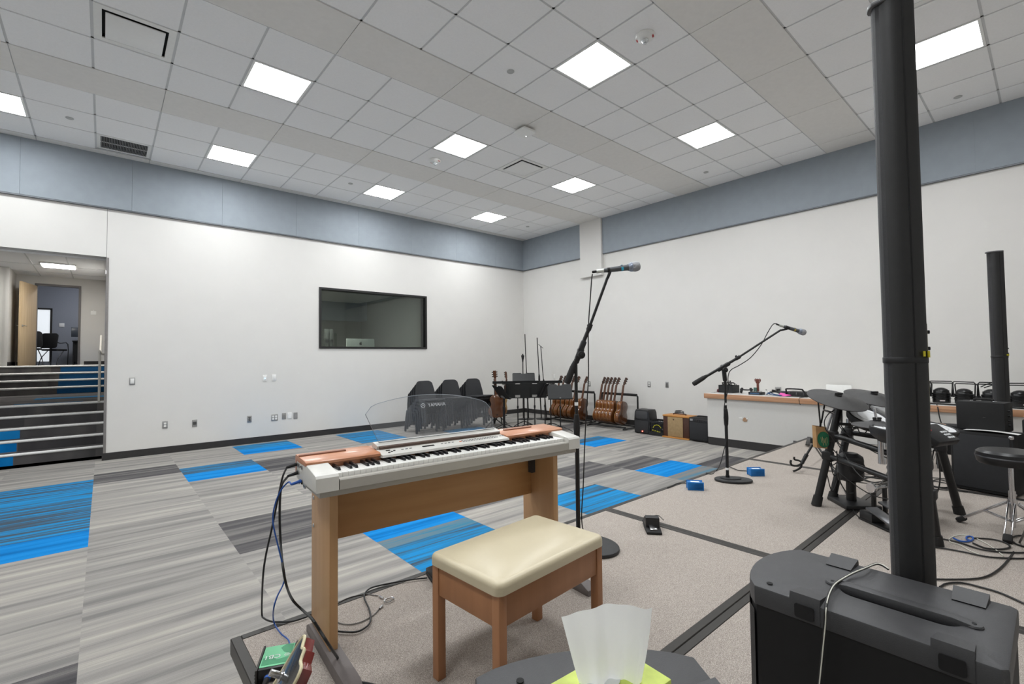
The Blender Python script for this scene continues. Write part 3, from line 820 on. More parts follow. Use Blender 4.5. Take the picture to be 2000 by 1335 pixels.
# cherry top sections left and right, cherry fall behind the keys
prof = [(.142, .785), (.138, .789), (.138, .794), (.145, .797), (.312, .803), (.318, .795), (.318, .78), (.312, .74), (.300, .74), (.300, .77)]
for a, b in ((-W2-.002, -.386), (.296, W2+.002)):
    YZ([(.150, .778), (.143, .782), (.142, .792), (.150, .797), (.308, .803), (.317, .796), (.317, .72), (.300, .72), (.300, .778)], a, b, CHER, 'cherry_top', bev=.0015)
YZ([(.175, .735), (.172, .786), (.317, .799), (.317, .72)], -.3875, .2975, CHER, 'cherry_deck')
YZ([(.160, .735), (.162, .782), (.30, .782), (.30, .735)], -W2+.088, W2-.088, CHER, 'fall_board')
for xs_ in (-.597, .46):
    f = MB(); f.box((xs_, .262, .803), (.195, .020, .010), bev=.005, rot=Matrix.Rotation(R_(2.2), 4, 'X')); f.build('speaker_slot', mat('slot_brown', '8A5B45', .5), pno)
# white control panel
YZ([(.118, .776), (.121, .786), (.205, .797), (.215, .79), (.165, .77)], -.386, .296, PWH, 'control_panel')
f = MB(); MP = MX((-.040, .121, .7865), (1, 0, 0), (0, .084, .011))
def onp(x, y): return MP @ Matrix.Translation((x, y, 0))
f.prism(rrect(.062, .014, .003), .001, onp(-.105, .045)); f.build('display', mat('lcd_dark', '1C1D1F', .2), pno)
f = MB()
for x in (-.305, -.29, -.275): f.prism(rrect(.010, .008, .003), .002, onp(x, .035+.008*((x+.29)/.015)))
f.prism(rrect(.02, .008, .003), .002, onp(-.30, .055))
f.build('sliders', BLK, pno)
f = MB()
for k in range(3): f.prism(rrect(.012, .005, .002), .0015, onp(-.235+.02*k, .045))
for k in range(4): f.prism(rrect(.012, .005, .002), .0015, onp(-.03+.02*k, .05))
for k in range(14):
    for r in (0, 1): f.prism(rrect(.011, .005, .002), .0015, onp(.085+.0155*k, .038+.016*r))
for k in range(3): f.prism(rrect(.012, .005, .002), .0015, onp(.315+.016*k, .05))
f.build('buttons', mat('button_grey', '77787A', .5), pno)
f = MB(); f.prism(rrect(.012, .005, .002), .002, onp(.07, .045)); o = f.build('button', mat('button_orange', 'E0764A', .5), pno); o['label'] = 'orange button'
# keys: 52 white, 36 black
kw = 1.212/52; x0 = -.606
f0 = None; blacks = []
wmesh = MB(); wmesh.box((0, 0, 0), (kw-.0012, .150, .012), bev=.0012, seg=1); wmesh.box((0, -.0745, -.008), (kw-.0012, .002, .022), bev=0)
k0 = wmesh.build('white_key', KEYW, pno); k0.location = (x0+kw*.5, .038+.075, .755)
bmesh_ = MB()
bmesh_.mesh([(-.0055, -.0475, 0), (.0055, -.0475, 0), (.0055, .0475, 0), (-.0055, .0475, 0), (-.0042, -.040, .012), (.0042, -.040, .012), (.0045, .0475, .012), (-.0045, .0475, .012)], [(0, 3, 2, 1), (4, 5, 6, 7), (0, 1, 5, 4), (1, 2, 6, 5), (2, 3, 7, 6), (3, 0, 4, 7)])
b0 = None
for k in range(52):
    if k:
        c = k0.copy(); COL.objects.link(c); c.parent = pno; c.location = (x0+kw*(k+.5), .113, .755)
    nt_ = (k+5) % 7      # 0=C
    if nt_ in (0, 1, 3, 4, 5) and k < 51:
        if b0 is None: b0 = c = bmesh_.build('black_key', KEYB, pno)
        else: c = b0.copy(); COL.objects.link(c); c.parent = pno
        c.location = (x0+kw*(k+1), .122, .7605)
# music rest: ledge, trough and clear panel
YZ([(.212, .797), (.206, .812), (.212, .815), (.262, .824), (.27, .80)], -.378, .300, PWH, 'music_ledge')
YZ([(.2, .795), (.196, .808), (.205, .812), (.212, .797)], -.368, .292, mat('ledge_brown', '5A463C', .5), 'ledge_trim')
f = MB()
NPT = 24; top = []
hw = .345
for k in range(NPT+1):
    u = 1-2*k/NPT; x = hw*u; top.append((x+.0, .150+.012*u*-1+.055*(1-u*u)-(.03*max(0, abs(u)-.9)/.1)))
poly = [(-.293, 0), (.352, 0)] + top
Mr = MX((-.0635, .245, .822), (1, 0, 0), (0, .20, .98))
f.prism(poly, .004, Mr)
o = f.build('music_rest', glass('clear_acrylic', (1, 1, 1), 1.0, 1.45, .045), pno); o['label'] = 'clear acrylic music rest'
f = MB(); pe = [Mr @ Vector((x, y, .002)) for x, y in poly]; f.tube(pe, .0016, seg=6, smooth=False, closed=True); o = f.build('rest_edge', mat('acrylic_edge', '9AA0A6', .3), pno); o['label'] = 'pale polished edge of the acrylic'
f = MB(); f.text('YAMAHA', .024, Mr @ Matrix.Translation((.020, .152, .0045)), .0004)
f.lathe([(.0095, 0), (.0115, 0), (.0115, .001), (.0095, .001), (.0095, 0)], Mr @ Vector((-.056, .152, .0042)), Mr.to_3x3() @ Vector((0, 0, 1)))
for a in (90, 210, 330):
    d = Mr.to_3x3() @ Vector((math.cos(R_(a)), math.sin(R_(a)), 0)); c0 = Mr @ Vector((-.056, .152, .0047))
    f.bar(c0-d*.002, c0+d*.009, .002, .001)
o = f.build('rest_logo', mat('logo_white', 'D9DCE0', .5), pno); o['label'] = 'pale maker name on the music rest'
# connector panel on the left end
f = MB()
for (y, z) in [(.286, .765), (.27, .765), (.252, .765), (.205, .765), (.286, .735), (.26, .735), (.245, .70), (.17, .700), (.152, .700)]:
    f.lathe([(.0055, 0), (.0085, .0), (.0085, .003), (.0055, .003), (.0055, 0)], (-W2-.0005, y, z), (-1, 0, 0), seg=14)
f.build('jack_rings', STEEL, pno)
f = MB()
for (y, z) in [(.286, .765), (.27, .765), (.252, .765), (.205, .765), (.286, .735), (.26, .735), (.245, .70), (.17, .700), (.152, .700)]:
    f.cyl((-W2+.001, y, z), (-W2-.0015, y, z), .0055, seg=12)
f.box((-W2-.0005, .21, .705), (.003, .016, .016)); f.box((-W2-.0005, .225, .765), (.003, .012, .006))
f.build('jack_holes', BLKF, pno)
# wooden stand belongs to the piano (bolted on)
for s in (-1, 1):
    xx = -.598 if s < 0 else .598
    f = MB(); f.box((xx, .235, .05+.63/2), (.034, .27, .63), bev=.003); f.build('leg_panel', MAPLE, pno)
    f = MB()
    f.prism([(-.165, 0), (.40, 0), (.40, .028), (.36, .05), (-.12, .05), (-.165, .028)], .062, MX((xx-.031, 0, 0), (0, 1, 0), (0, 0, 1)), bev=.003)
    f.build('foot', FOOT, pno)
    f = MB()
    for z in (.60, .48): f.lathe([(0, .004), (.007, .003), (.009, 0), (0, 0)], (xx+s*.0175, .335, z), (s, 0, 0), seg=12)
    f.build('bolts', STEEL, pno)
    f = MB(); f.box((xx-s*.03, .27, .585), (.026, .03, .09)); f.build('bracket', DGREY, pno)
f = MB(); f.box((0, .30, .53), (1.162, .018, .235), bev=.002); f.build('stretcher_board', BOARD, pno)
f = MB(); f.box((0, .292, .652), (1.162, .006, .008)); f.box((0, .30, .662), (1.162, .02, .034)); f.build('board_trim', PWH, pno)

# =================================================================== BENCH
BR = R_(4.2)
be = thing('piano_bench', 'wooden piano bench with a padded beige vinyl seat', 'bench', (-7.512, -8.185, ZS), BR)
BW, BD = .595, .375
BWOOD = wood('bench_wood', 'A06F4B', 'B27E58', .45, sx=14, sy=14, sz=1.2)
VIN = mat('beige_vinyl', 'CFC3A6', .33, var=.015, scale=12, bump=.05, bscale=90)
NU, NV = 28, 20
f = MB(); b = bmesh.new()
bmesh.ops.create_cube(b, size=1); b.transform(Matrix.Diagonal((BW+.012, BD+.012, .042, 1)))
bmesh.ops.bevel(b, geom=[e for e in b.edges if abs(e.verts[0].co.z-e.verts[1].co.z) > .01], offset=.03, segments=5, profile=.5, affect='EDGES')
bmesh.ops.bevel(b, geom=[e for e in b.edges if e.verts[0].co.z > 0 and e.verts[1].co.z > 0], offset=.018, segments=5, profile=.5, affect='EDGES')
f._join(b, Matrix.Translation((0, 0, .447)))
# gently domed cushion surface on top
vs, fs = [], []
for j in range(NV+1):
    for i in range(NU+1):
        u, v = -1+2*i/NU, -1+2*j/NV
        x, y = u*(BW/2-.012), v*(BD/2-.012)
        d = 1-max(abs(u), abs(v))**3
        cr = (max(0, abs(u)-.93)/.07)*(max(0, abs(v)-.90)/.10)
        vs.append((x*(1-.02*cr), y*(1-.03*cr), .4665+.014*(1-u**4)*(1-v**4)**.8-.004*cr))
for j in range(NV):
    for i in range(NU):
        a = j*(NU+1)+i; fs.append((a, a+1, a+NU+2, a+NU+1))
f.mesh(vs, fs)
f.build('seat_cushion', VIN, be, smooth=60)
for sx in (-1, 1):
    for sy in (-1, 1):
        f = MB(); f.box((sx*(BW/2-.021), sy*(BD/2-.021), .213), (.036, .036, .426), bev=.003); f.build('leg', BWOOD, be)
for s in (-1, 1):
    f = MB(); f.box((0, s*(BD/2-.016), .371), (BW-.08, .018, .11), bev=.002); f.build('apron', BWOOD, be)
    f = MB(); f.box((s*(BW/2-.016), 0, .371), (.018, BD-.08, .11), bev=.002); f.build('apron', BWOOD, be)

# =================================================================== MICROPHONE STANDS
TAPE = mat('white_tape', 'E8E8E6', .6)
def unit(v): return Vector(v).normalized()
def mic_stand(name_label, base, pole_top, piv, tail, tip, base_poly, grp, d_tape):
    s = thing('microphone_stand', name_label, 'microphone stand', base, 0, 'boom microphone stands')
    B = Vector(base)
    L = lambda p: Vector(p)-B
    f = MB(); f.prism(base_poly, .022, Matrix.Translation((0, 0, 0)), bev=.008)
    f.prism([(x*.55, y*.55) for x, y in base_poly], .012, Matrix.Translation((0, 0, .02)), bev=.006); f.build('base', mat('cast_base', '2B2B2C', .6, bump=.1), s)
    pt = L(pole_top); h = pt.z
    f = MB(); f.cyl((0, 0, .02), (0, 0, h*.66), .0145); f.cyl((0, 0, h*.66), (0, 0, h), .011); f.cyl((0, 0, .02), (0, 0, .05), .018); f.build('pole', BLKM, s)
    f = MB(); f.lathe([(.014, 0), (.019, .02), (.022, .08), (.020, .13), (.015, .165), (.010, .17), (0, .17)], (0, 0, h*.66-.13)); f.build('clutch', RUB, s)
    f = MB()
    for z in d_tape: f.cyl((0, 0, z), (0, 0, z+.022), .0155 if z < h*.64 else .0122, seg=20)
    f.build('tape', TAPE, s)['label'] = 'white tape on the pole'
    pv = L(piv); d = unit(L(tip)-L(tail))
    f = MB(); f.bar((0, 0, h-.03), pv, .036, .034, .008); f.bar(pv-d*.07, pv+d*.07, .038, .038, .012); side = d.cross(Vector((0, 0, 1))).normalized()
    f.cyl(pv-side*.03, pv+side*.03, .02); f.build('boom_clamp', BLK, s)
    f = MB(); f.lathe([(.0, 0), (.024, .0), (.026, .012), (.022, .03), (.008, .032), (.008, .05), (0, .05)], pv+Vector((0, 0, -.03))+side*.02, side); f.build('clamp_knob', RUB, s)
    f = MB(); f.cyl(L(tail)+d*.1, pv+d*.17, .0130); f.cyl(pv+d*.15, L(tip), .0095); f.build('boom', BLKM, s)
    f = MB(); f.lathe([(0, -.005), (.020, 0), (.023, .02), (.021, .11), (.015, .15), (.012, .16)], L(tail), d); f.build('counterweight', RUB, s)
    c = pv+d*.165
    f = MB(); f.cyl(c-d*.022, c+d*.022, .0165); f.bar(c, c-side*.03+Vector((0, 0, .012)), .012, .01, .003); f.sph(c-side*.034+Vector((0, 0, .014)), .011); f.build('boom_lock', RUB, s)
    return s, L, d, side
def mic(label, tail, head, clipfrom, sticker=None):
    tail, head = Vector(tail), Vector(head); d = (head-tail).normalized(); Lm = (head-tail).length
    m = thing('microphone', label, 'microphone', tail, 0, 'hand microphones', rot=(frame_z(d)).to_euler())
    k = Lm/.175
    f = MB(); f.lathe([(0, 0), (.0095*k, 0), (.0105*k, .01*k), (.0125*k, .05*k), (.0145*k, .112*k), (.0165*k, .118*k), (.0165*k, .12*k)]); f.build('handle', mat('mic_grey', '55575A', .45, metal=.3), m)
    f = MB(); f.lathe([(.0165*k, .118*k), (.0215*k, .128*k), (.0225*k, .136*k), (.0215*k, .138*k)]); o = f.build('band', mat('mic_band', '8F97A6', .3, metal=.6), m)
    f = MB(); f.lathe([(.0215*k, .137*k), (.0245*k, .150*k), (.0235*k, .163*k), (.018*k, .172*k), (.008*k, .176*k), (0, .1765*k)]); 
    f.build('grille', mat('mic_grille', 'A7A8AB', .35, metal=.7, var=.35, scale=900, bump=1.0, bscale=900), m)
    f = MB(); f.cyl((0, 0, -.035*k), (0, 0, 0), .0095*k); f.build('plug', mat('plug_silver', 'C9CCC6', .35, metal=.4), m)
    f = MB(); f.cyl((0, 0, -.055*k), (0, 0, -.035*k), .006*k); f.build('boot', RUB, m)
    if sticker:
        f = MB()
        f.prism(rrect(.016, .018, .004), .001, MX((0, .0139*k, .088*k), (0, 0, 1), (1, 0, 0)) )
        f.prism(rrect(.016, .018, .004), .001, MX((-.0125*k, -.006*k, .088*k), (0, 0, 1), (-.4, .9, 0)))
        for a in range(0, 360, 30):
            n_ = Vector((math.cos(R_(a)), math.sin(R_(a)), 0)); 
            if a % 90 == 0: f.prism(rrect(.016, .010, .003), .0008, MX(n_*.0137*k+Vector((0, 0, .088*k)), (0, 0, 1), (-n_.y, n_.x, 0)))
        o = f.build('sticker', mat('sticker_'+sticker, sticker, .5), m); o['label'] = 'small coloured sticker'
    return m
def mic_clip(s, L, tip, mtail, mhead):
    a, b = Vector(mtail), Vector(mhead); d = (b-a).normalized(); c = a+d*(b-a).length*.18
    f = MB(); f.cyl(L(c-d*.02), L(c+d*.03), .0165, .0155, seg=18); f.bar(L(tip)-Vector((0, 0, .004)), L(c)-Vector((0, 0, .012)), .024, .018, .005); f.build('mic_clip', RUB, s)
# nearer stand by the piano bench
MB1 = (-6.405, -7.515, ZS+.002)
p1 = [(.0, .14), (.05, .10), (.04, -.02), (.0, -.10), (-.06, -.19), (-.16, -.34), (-.25, -.36), (-.28, -.31), (-.22, -.12), (-.12, .06), (-.05, .13)]
half = [(.17*math.cos(R_(a)), .17*math.sin(R_(a))) for a in range(0, 360, 15)]
p1 = []
for a in range(0, 360, 12):
    r = .15; p1.append((r*1.05*math.cos(R_(a))-.03, r*1.25*math.sin(R_(a))-.13))
H1 = [(-6.388,-7.530,1.496),(-6.380,-7.537,1.551),(-6.451,-7.475,1.334),(-6.240,-7.659,2.031),(-6.257,-7.643,2.082),(-6.073,-7.803,2.111)]
s1, L1, d1_, sd1 = mic_stand('tall black boom microphone stand behind the piano bench, cable beside its pole', MB1, (MB1[0], MB1[1], H1[0][2]), (Vector(H1[1])), H1[2], H1[3], p1, None, (.60, .26+.62))
mic_clip(s1, L1, H1[3], H1[4], H1[5])
mic('grey microphone with a cyan sticker on the tall stand', H1[4], H1[5], None, '3FB6D8')
# farther stand on the middle platform
MB2 = (-4.231, -7.504, ZS+.002)
p2 = [(-.08, .10), (-.02, .12), (.06, .11), (.12, .06), (.28, -.17), (.27, -.22), (.20, -.26), (.13, -.26), (.06, -.24), (-.02, -.20), (-.1, -.12), (-.14, -.04), (-.13, .05)]
p2 = []
ax = Vector((.60, -.80)); ay = Vector((.8, .6))
for a in range(0, 360, 12):
    q = ax*(.17*math.cos(R_(a))*1.0+.06)+ay*(.115*math.sin(R_(a))); p2.append((q.x-.02, q.y))
H2 = [(-4.238,-7.498,1.287),(-4.240,-7.496,1.396),(-4.464,-7.302,1.231),(-3.813,-7.867,1.747),(-3.794,-7.884,1.781),(-3.634,-8.023,1.714)]
s2, L2, d2_, sd2 = mic_stand('black boom microphone stand on the stage in front of the counter', MB2, (MB2[0], MB2[1], H2[0][2]), H2[1], H2[2], H2[3], p2, None, (.10, .72))
mic_clip(s2, L2, H2[3], H2[4], H2[5])
mic('grey microphone on the stand in front of the counter', H2[4], H2[5], None, 'B7A24A')
def cable(label, pts, r=.0035, m=CABLE, name='cable', group=None, sub=6):
    f = MB(); f.tube(pts, r, seg=6, sub=sub); o = f.build(name, m); tag(o, label, 'cable', group); return o
cable('black cable hanging from the cyan-stickered microphone beside the tall stand', [(-6.314,-7.594,2.059),(-6.318,-7.590,2.025),(-6.326,-7.583,1.905),(-6.339,-7.572,1.700),(-6.341,-7.570,1.530),(-6.343,-7.568,1.360),(-6.357,-7.557,1.124),(-6.367,-7.548,0.922),(-6.378,-7.539,0.654),(-6.388,-7.530,0.454)]+[(-6.302,-7.476,0.312),(-6.389,-7.589,0.312),(-6.376,-7.645,0.312)], .0042)
cable('black cable looping from the counter-side microphone down its pole', [(-3.838,-7.845,1.807),(-3.868,-7.819,1.802),(-3.907,-7.785,1.728),(-3.963,-7.737,1.600),(-4.040,-7.670,1.482),(-4.124,-7.597,1.409),(-4.185,-7.544,1.365),(-4.208,-7.524,1.301)]+[(-4.232,-7.531,1.179),(-4.265,-7.502,0.983),(-4.248,-7.517,0.739),(-4.277,-7.492,0.583),(-4.301,-7.471,0.472)]+[(-3.938,-7.258,0.312),(-4.120,-7.293,0.312),(-4.120,-7.234,0.312)], .0042)
# blue direct boxes with their cords
DIB = mat('blue_enamel', '1E78C4', .4, metal=.1)
def di_box(loc, rz, label):
    b_ = thing('direct_box', label, 'direct box', loc, rz, 'blue direct boxes on the stage')
    f = MB(); f.box((0, 0, .034), (.13, .085, .064), bev=.004); f.build('case', DIB, b_)
    f = MB()
    for s in (-1, 1): f.box((0, s*.0395, .036), (.138, .006, .072), bev=.002)
    f.build('side_rails', DIB, b_)
    f = MB(); f.prism(rrect(.075, .045, .004), .001, Matrix.Translation((0, 0, .0662))); f.build('label_plate', mat('label_pale', 'DCE6EE', .5), b_)
    f = MB(); f.cyl((.066, 0, .032), (.069, 0, .032), .013); f.box((.067, .02, .03), (.004, .012, .03)); f.build('jack', BLK, b_)
    return b_
di_box((-4.735, -7.440, ZS+.001), R_(-52), 'blue direct box nearer the front edge of the stage, left of the stand')
di_box((-3.835, -7.605, ZS+.001), R_(-42), 'blue direct box right of the microphone stand in front of the counter')
cable('short black cord leaving the direct box left of the stand', [(-4.639,-7.322,0.315),(-4.657,-7.280,0.315),(-4.715,-7.251,0.315),(-4.827,-7.264,0.315),(-4.900,-7.266,0.315)], .005)
cable('short black cord leaving the direct box right of the stand', [(-3.742,-7.523,0.315),(-3.764,-7.471,0.315),(-3.791,-7.415,0.315),(-3.740,-7.340,0.315),(-3.702,-7.280,0.315)], .005)
# guitar cable wrap tie
# sustain pedals
def sustain(loc, rz, label):
    p = thing('sustain_pedal', label, 'pedal', loc, rz, 'piano sustain pedals')
    f = MB(); f.prism([(-.05, -.13), (.05, -.13), (.055, .0), (.05, .10), (-.05, .10), (-.055, 0)], .018, bev=.006); f.build('base_plate', RUB, p)
    f = MB(); f.prism([(-.045, .0), (-.045, .07), (.0, .075), (.11, .02), (.11, 0)], .094, MX((.047, 0, .014), (0, 1, 0), (0, 0, 1)) @ Matrix.Translation((0, 0, -.094)) , bev=.006); f.build('housing', BLK, p)
    f = MB(); f.prism([(-.024, -.105), (.024, -.105), (.028, -.03), (.026, .0), (-.026, 0), (-.028, -.03)], .010, Matrix.Translation((0, 0, .036)) @ Matrix.Rotation(R_(10), 4, 'X'), bev=.004); f.build('foot_lever', CHROME, p)
    return p
pd = sustain((-5.86, -7.715, ZS+.001), R_(-50), 'black pedal with chrome lever on the stage seam right of the bench')
sustain((-7.375, -7.375, ZS+.001), R_(-12), 'black pedal with chrome lever half hidden behind the bench leg')
cable('cord coiled on the black pedal at the stage seam', [(-5.799,-7.600,0.315),(-5.754,-7.583,0.315),(-5.751,-7.615,0.315),(-5.801,-7.656,0.315),(-5.844,-7.659,0.315),(-5.842,-7.632,0.315)]+[(-5.915,-7.730,0.340),(-5.761,-7.648,0.340),(-5.687,-7.656,0.340),(-5.744,-7.736,0.340)], .003)
# piano cables
BLUC = mat('blue_cable', '1F55A8', .45)
JX = Matrix.Translation(pno.location) @ Matrix.Rotation(PR, 4, 'Z')
def pj(y, z): return tuple(JX @ Vector((-W2-.012, y, z)))
f = MB(); A0 = Vector(pj(.286, .765))
def plug(label, y, z, m_, pts, r=.004):
    a = Vector(pj(y, z)); b = a+Vector((-.030, .0, -.007))
    o = thing('audio_cable', label, 'cable', a)
    f = MB(); f.cyl((0.008, 0, 0), b-a, .0075, .005, seg=10); f.build('plug', m_ if m_ is BLUC else RUB, o)
    f = MB(); f.tube([b-a]+[Vector(p)-a for p in pts], r, seg=6); f.build('cord', m_, o)
    return o
plug('black pedal cable hanging farthest left from the piano end and running to the hidden pedal', .286, .765, CABLE,
     [(-8.183,-7.401,1.007),(-8.194,-7.388,0.937),(-8.215,-7.363,0.787),(-8.234,-7.342,0.666),(-8.242,-7.330,0.567)]+[(-8.192,-7.101,0.315),(-8.196,-7.162,0.315),(-8.178,-7.213,0.315),(-8.152,-7.241,0.315),(-8.107,-7.276,0.315),(-8.051,-7.282,0.315),(-8.015,-7.285,0.315),(-8.011,-7.396,0.315)]+[(-8.001,-7.464,0.315),(-7.931,-7.548,0.315),(-7.881,-7.551,0.315),(-7.838,-7.514,0.315),(-7.800,-7.418,0.315),(-7.768,-7.286,0.315),(-7.717,-7.226,0.315),(-7.648,-7.229,0.315),(-7.509,-7.278,0.315),(-7.427,-7.321,0.315)])
plug('thick black power cable from the piano end crossing the stand foot', .26, .735, CABLE,
     [(-8.190,-7.406,0.966),(-8.194,-7.398,0.856),(-8.189,-7.397,0.724)]+[(-8.209,-7.509,0.659),(-8.197,-7.517,0.586)]+[(-8.199,-7.607,0.565),(-8.168,-7.632,0.524)]+[(-8.221,-7.894,0.620),(-8.200,-7.911,0.579),(-8.172,-7.933,0.522)]+[(-8.066,-7.730,0.340),(-8.082,-7.809,0.340)]+[(-8.067,-7.811,0.312),(-8.056,-7.851,0.312),(-8.019,-7.903,0.312),(-7.975,-7.978,0.312)], .005)
plug('thin blue cable from the piano end to the green box', .205+.0, .712, BLUC,
     [(-8.191,-7.513,1.006),(-8.213,-7.492,0.975),(-8.232,-7.474,0.914),(-8.237,-7.466,0.840),(-8.216,-7.479,0.724),(-8.198,-7.491,0.629),(-8.202,-7.486,0.587)]+[(-8.232,-7.511,0.554),(-8.242,-7.500,0.503)]+[(-8.179,-7.260,0.330),(-8.180,-7.370,0.330),(-8.170,-7.438,0.330),(-8.174,-7.482,0.330)], .0032)
# steel safety cable with a snap hook
sc_ = thing('safety_cable', 'thin grey steel safety cable loop with a snap hook on the stage', 'cable', (-7.55, -7.35, ZS))
B_ = Vector((-7.55, -7.35, ZS))
f = MB(); f.tube([Vector(p)-B_ for p in [(-7.741,-7.419,0.309),(-7.799,-7.465,0.309),(-7.869,-7.483,0.309),(-7.920,-7.464,0.309),(-7.951,-7.408,0.309),(-7.952,-7.327,0.309),(-7.928,-7.275,0.309),(-7.869,-7.238,0.309),(-7.802,-7.232,0.309),(-7.744,-7.256,0.309),(-7.706,-7.311,0.309)]], .0025, seg=6); f.build('wire', mat('steel_wire', '6E6C69', .4, metal=.5), sc_)
f = MB()
for q in [(-7.703,-7.327,0.311),(-7.703,-7.361,0.311),(-7.751,-7.428,0.311),(-7.727,-7.412,0.311)]: pass
P4 = [Vector(p)-B_ for p in [(-7.705,-7.325,0.311),(-7.700,-7.357,0.311),(-7.757,-7.435,0.311),(-7.733,-7.419,0.311)]]
f.cyl(P4[0], P4[1], .005); f.cyl(P4[2], P4[3], .005); f.build('ferrules', CHROME, sc_)
f = MB(); f.tube([Vector(p)-B_ for p in [(-7.707,-7.382,0.313),(-7.707,-7.409,0.313),(-7.679,-7.408,0.313),(-7.664,-7.401,0.313),(-7.663,-7.382,0.313),(-7.683,-7.378,0.313)]], .003, seg=6, closed=True); f.build('snap_hook', CHROME, sc_)
# green direct box at the stage corner
GL = mat('box_green', '3E9A6B', .5, var=.03); GL2 = mat('box_green_light', '78CF9C', .5, var=.03)
gb = thing('direct_box', 'green-topped black direct box at the stage corner below the piano end', 'direct box', (-8.245, -7.575, ZS+.001), R_(-24))
f = MB(); f.box((0, 0, .026), (.112, .15, .048), bev=.003); f.build('case', BLKM, gb)
f = MB()
for s in (-1, 1):
    f.box((s*.060, 0, .027), (.008, .162, .054), bev=.002)
    for k in range(3): f.box((s*.0645, 0, .014+.012*k), (.002, .162, .003))
f.build('side_rails', mat('rail_dark', '3A3835', .45, metal=.3), gb)
f = MB(); f.prism(rrect(.108, .132, .002), .0012, Matrix.Translation((0, .004, .0502))); f.build('top_label', GL2, gb)
f = MB(); f.prism([(-.05, -.055), (.05, -.055), (.05, -.02), (.0, -.03), (-.02, .0), (-.05, -.01)], .0006, Matrix.Translation((0, .004, .0515))); f.prism([(.05, .06), (.05, -.005), (.02, .015), (.005, .045), (.02, .065)], .0006, Matrix.Translation((0, .004, .0515))); f.build('label_pattern', GL, gb)
f = MB(); f.text('CB1', .034, Matrix.Translation((-.018, -.004, .0524)) @ Matrix.Rotation(R_(180), 4, 'Z'), .0004)
Mh = Matrix.Translation((.034, -.004, .0520))
f.tube([tuple(Mh @ Vector((.010*math.cos(R_(q)), .010*math.sin(R_(q)), 0))) for q in range(0, 360, 60)], .0009, seg=5, smooth=False, closed=True)
for q in (-.004, 0, .004): f.bar(Mh @ Vector((q, -.006, 0)), Mh @ Vector((q, .006, 0)), .0014, .001)
o = f.build('lettering', mat('label_white', 'F2F5F2', .5), gb); o['label'] = 'white lettering CB1'
f = MB(); f.cyl((-.02, -.075, .026), (-.02, -.088, .026), .012); f.build('socket', CHROME, gb)
f = MB(); f.cyl((-.02, -.082, .026), (-.02, -.10, .026), .011); o = f.build('plug_collar', BLUC, gb)
f = MB(); f.cyl((-.02, -.10, .026), (-.03, -.16, .02), .010, .006); f.build('plug_boot', RUB, gb)
cable('black cable trailing from the green direct box over the stage edge', [tuple(Matrix.Translation((-8.245, -7.575, ZS)) @ Matrix.Rotation(R_(-24), 4, 'Z') @ Vector(p)) for p in ((-.03, -.16, .02), (-.04, -.22, .012), (-.03, -.34, .008), (.05, -.5, .008))], .005)

# =================================================================== ELECTRIC GUITAR (headstock in the foreground)
MAHO = mat('mahogany_red', '6B1E18', .2, var=.25, scale=25, coat=.6)
CREAM = mat('cream_binding', 'D8CDA8', .4)
GT = [(-8.566,-8.943,1.153),(-8.582,-8.926,1.083)]
top = Vector(GT[0]); d = (Vector(GT[1])-top)
eg = None
axd = Vector((.225, -.195, .95)).normalized()     # direction up the neck
xw_ = Vector((.93, -.36, 0)); xw_ = (xw_-axd*xw_.dot(axd)).normalized()     # thickness direction, towards the back of the neck
yw_ = xw_.cross(axd)
eg = thing('electric_guitar', 'red electric guitar standing in the foreground, headstock edge towards the camera', 'guitar', tuple(top-axd*1.07+Vector((-.022, .012, .012))))
Me = Matrix((yw_, xw_, axd)).transposed().to_4x4()
eg.rotation_euler = Me.to_euler()
# local: x across the face, y thickness (back is +y), z up the neck
f = MB()
hs = [(-.021, .87), (-.034, .89), (-.039, .915), (-.0385, .98), (-.039, 1.025), (-.030, 1.040), (-.012, 1.036), (0, 1.043), (.012, 1.036), (.030, 1.040), (.039, 1.025), (.0385, .98), (.039, .915), (.034, .89), (.021, .87)]
hsM = Matrix.Translation((0, -.012, .87)) @ MX((0, 0, 0), (1, 0, 0), (0, .26, 1)) @ Matrix.Translation((0, -.87, 0))
f.prism(hs, .014, hsM @ Matrix.Translation((0, 0, -.015)), bev=.002); f.build('headstock', MAHO, eg)
f = MB(); f.prism([(x*1.0, z) for x, z in hs], .002, hsM @ Matrix.Translation((0, 0, 0)), bev=.0005); o = f.build('headstock_face', mat('face_black', '1A1612', .2, coat=.5), eg)
f = MB(); pts = [hsM @ Vector((x*1.02, z, .0008)) for x, z in hs]; f.tube(pts, .0022, seg=6, sub=3, closed=True); f.build('binding', CREAM, eg)
for k, z in enumerate((.905, .945, .985)):
    for s in (-1, 1):
        f = MB(); p = hsM @ Vector((s*.026, z, 0)); n_ = hsM.to_3x3() @ Vector((0, 0, 1))
        f.cyl(p, p+n_*.018, .0045); f.cyl(p, p+n_*.003, .008); q = hsM @ Vector((s*.045, z, -.02)); f.cyl(p-n_*.02, q, .003); f.sph(tuple(q), .006)
        tm_ = f.build('tuning_machine', CHROME, eg); q = hsM @ Vector((s*.056, z, -.02)); f = MB(); f.sph(tuple(q), .009, (1, .55, 1.05)); f.build('tuning_button', mat('button_pearl_red', 'A63238', .25, coat=.4), tm_)
f = MB(); f.prism([(-.021, .46), (.021, .46), (.0185, .88), (-.0185, .88)], .021, MX((0, .010, 0), (1, 0, 0), (0, 0, 1)), bev=.004); f.build('neck', MAHO, eg)
f = MB(); f.prism([(-.021, .40), (.021, .40), (.019, .875), (-.019, .875)], .005, MX((0, -.011, 0), (1, 0, 0), (0, 0, 1))); f.build('fretboard', wood('rosewood', '3A231A', '4A2D20'), eg)
f = MB()
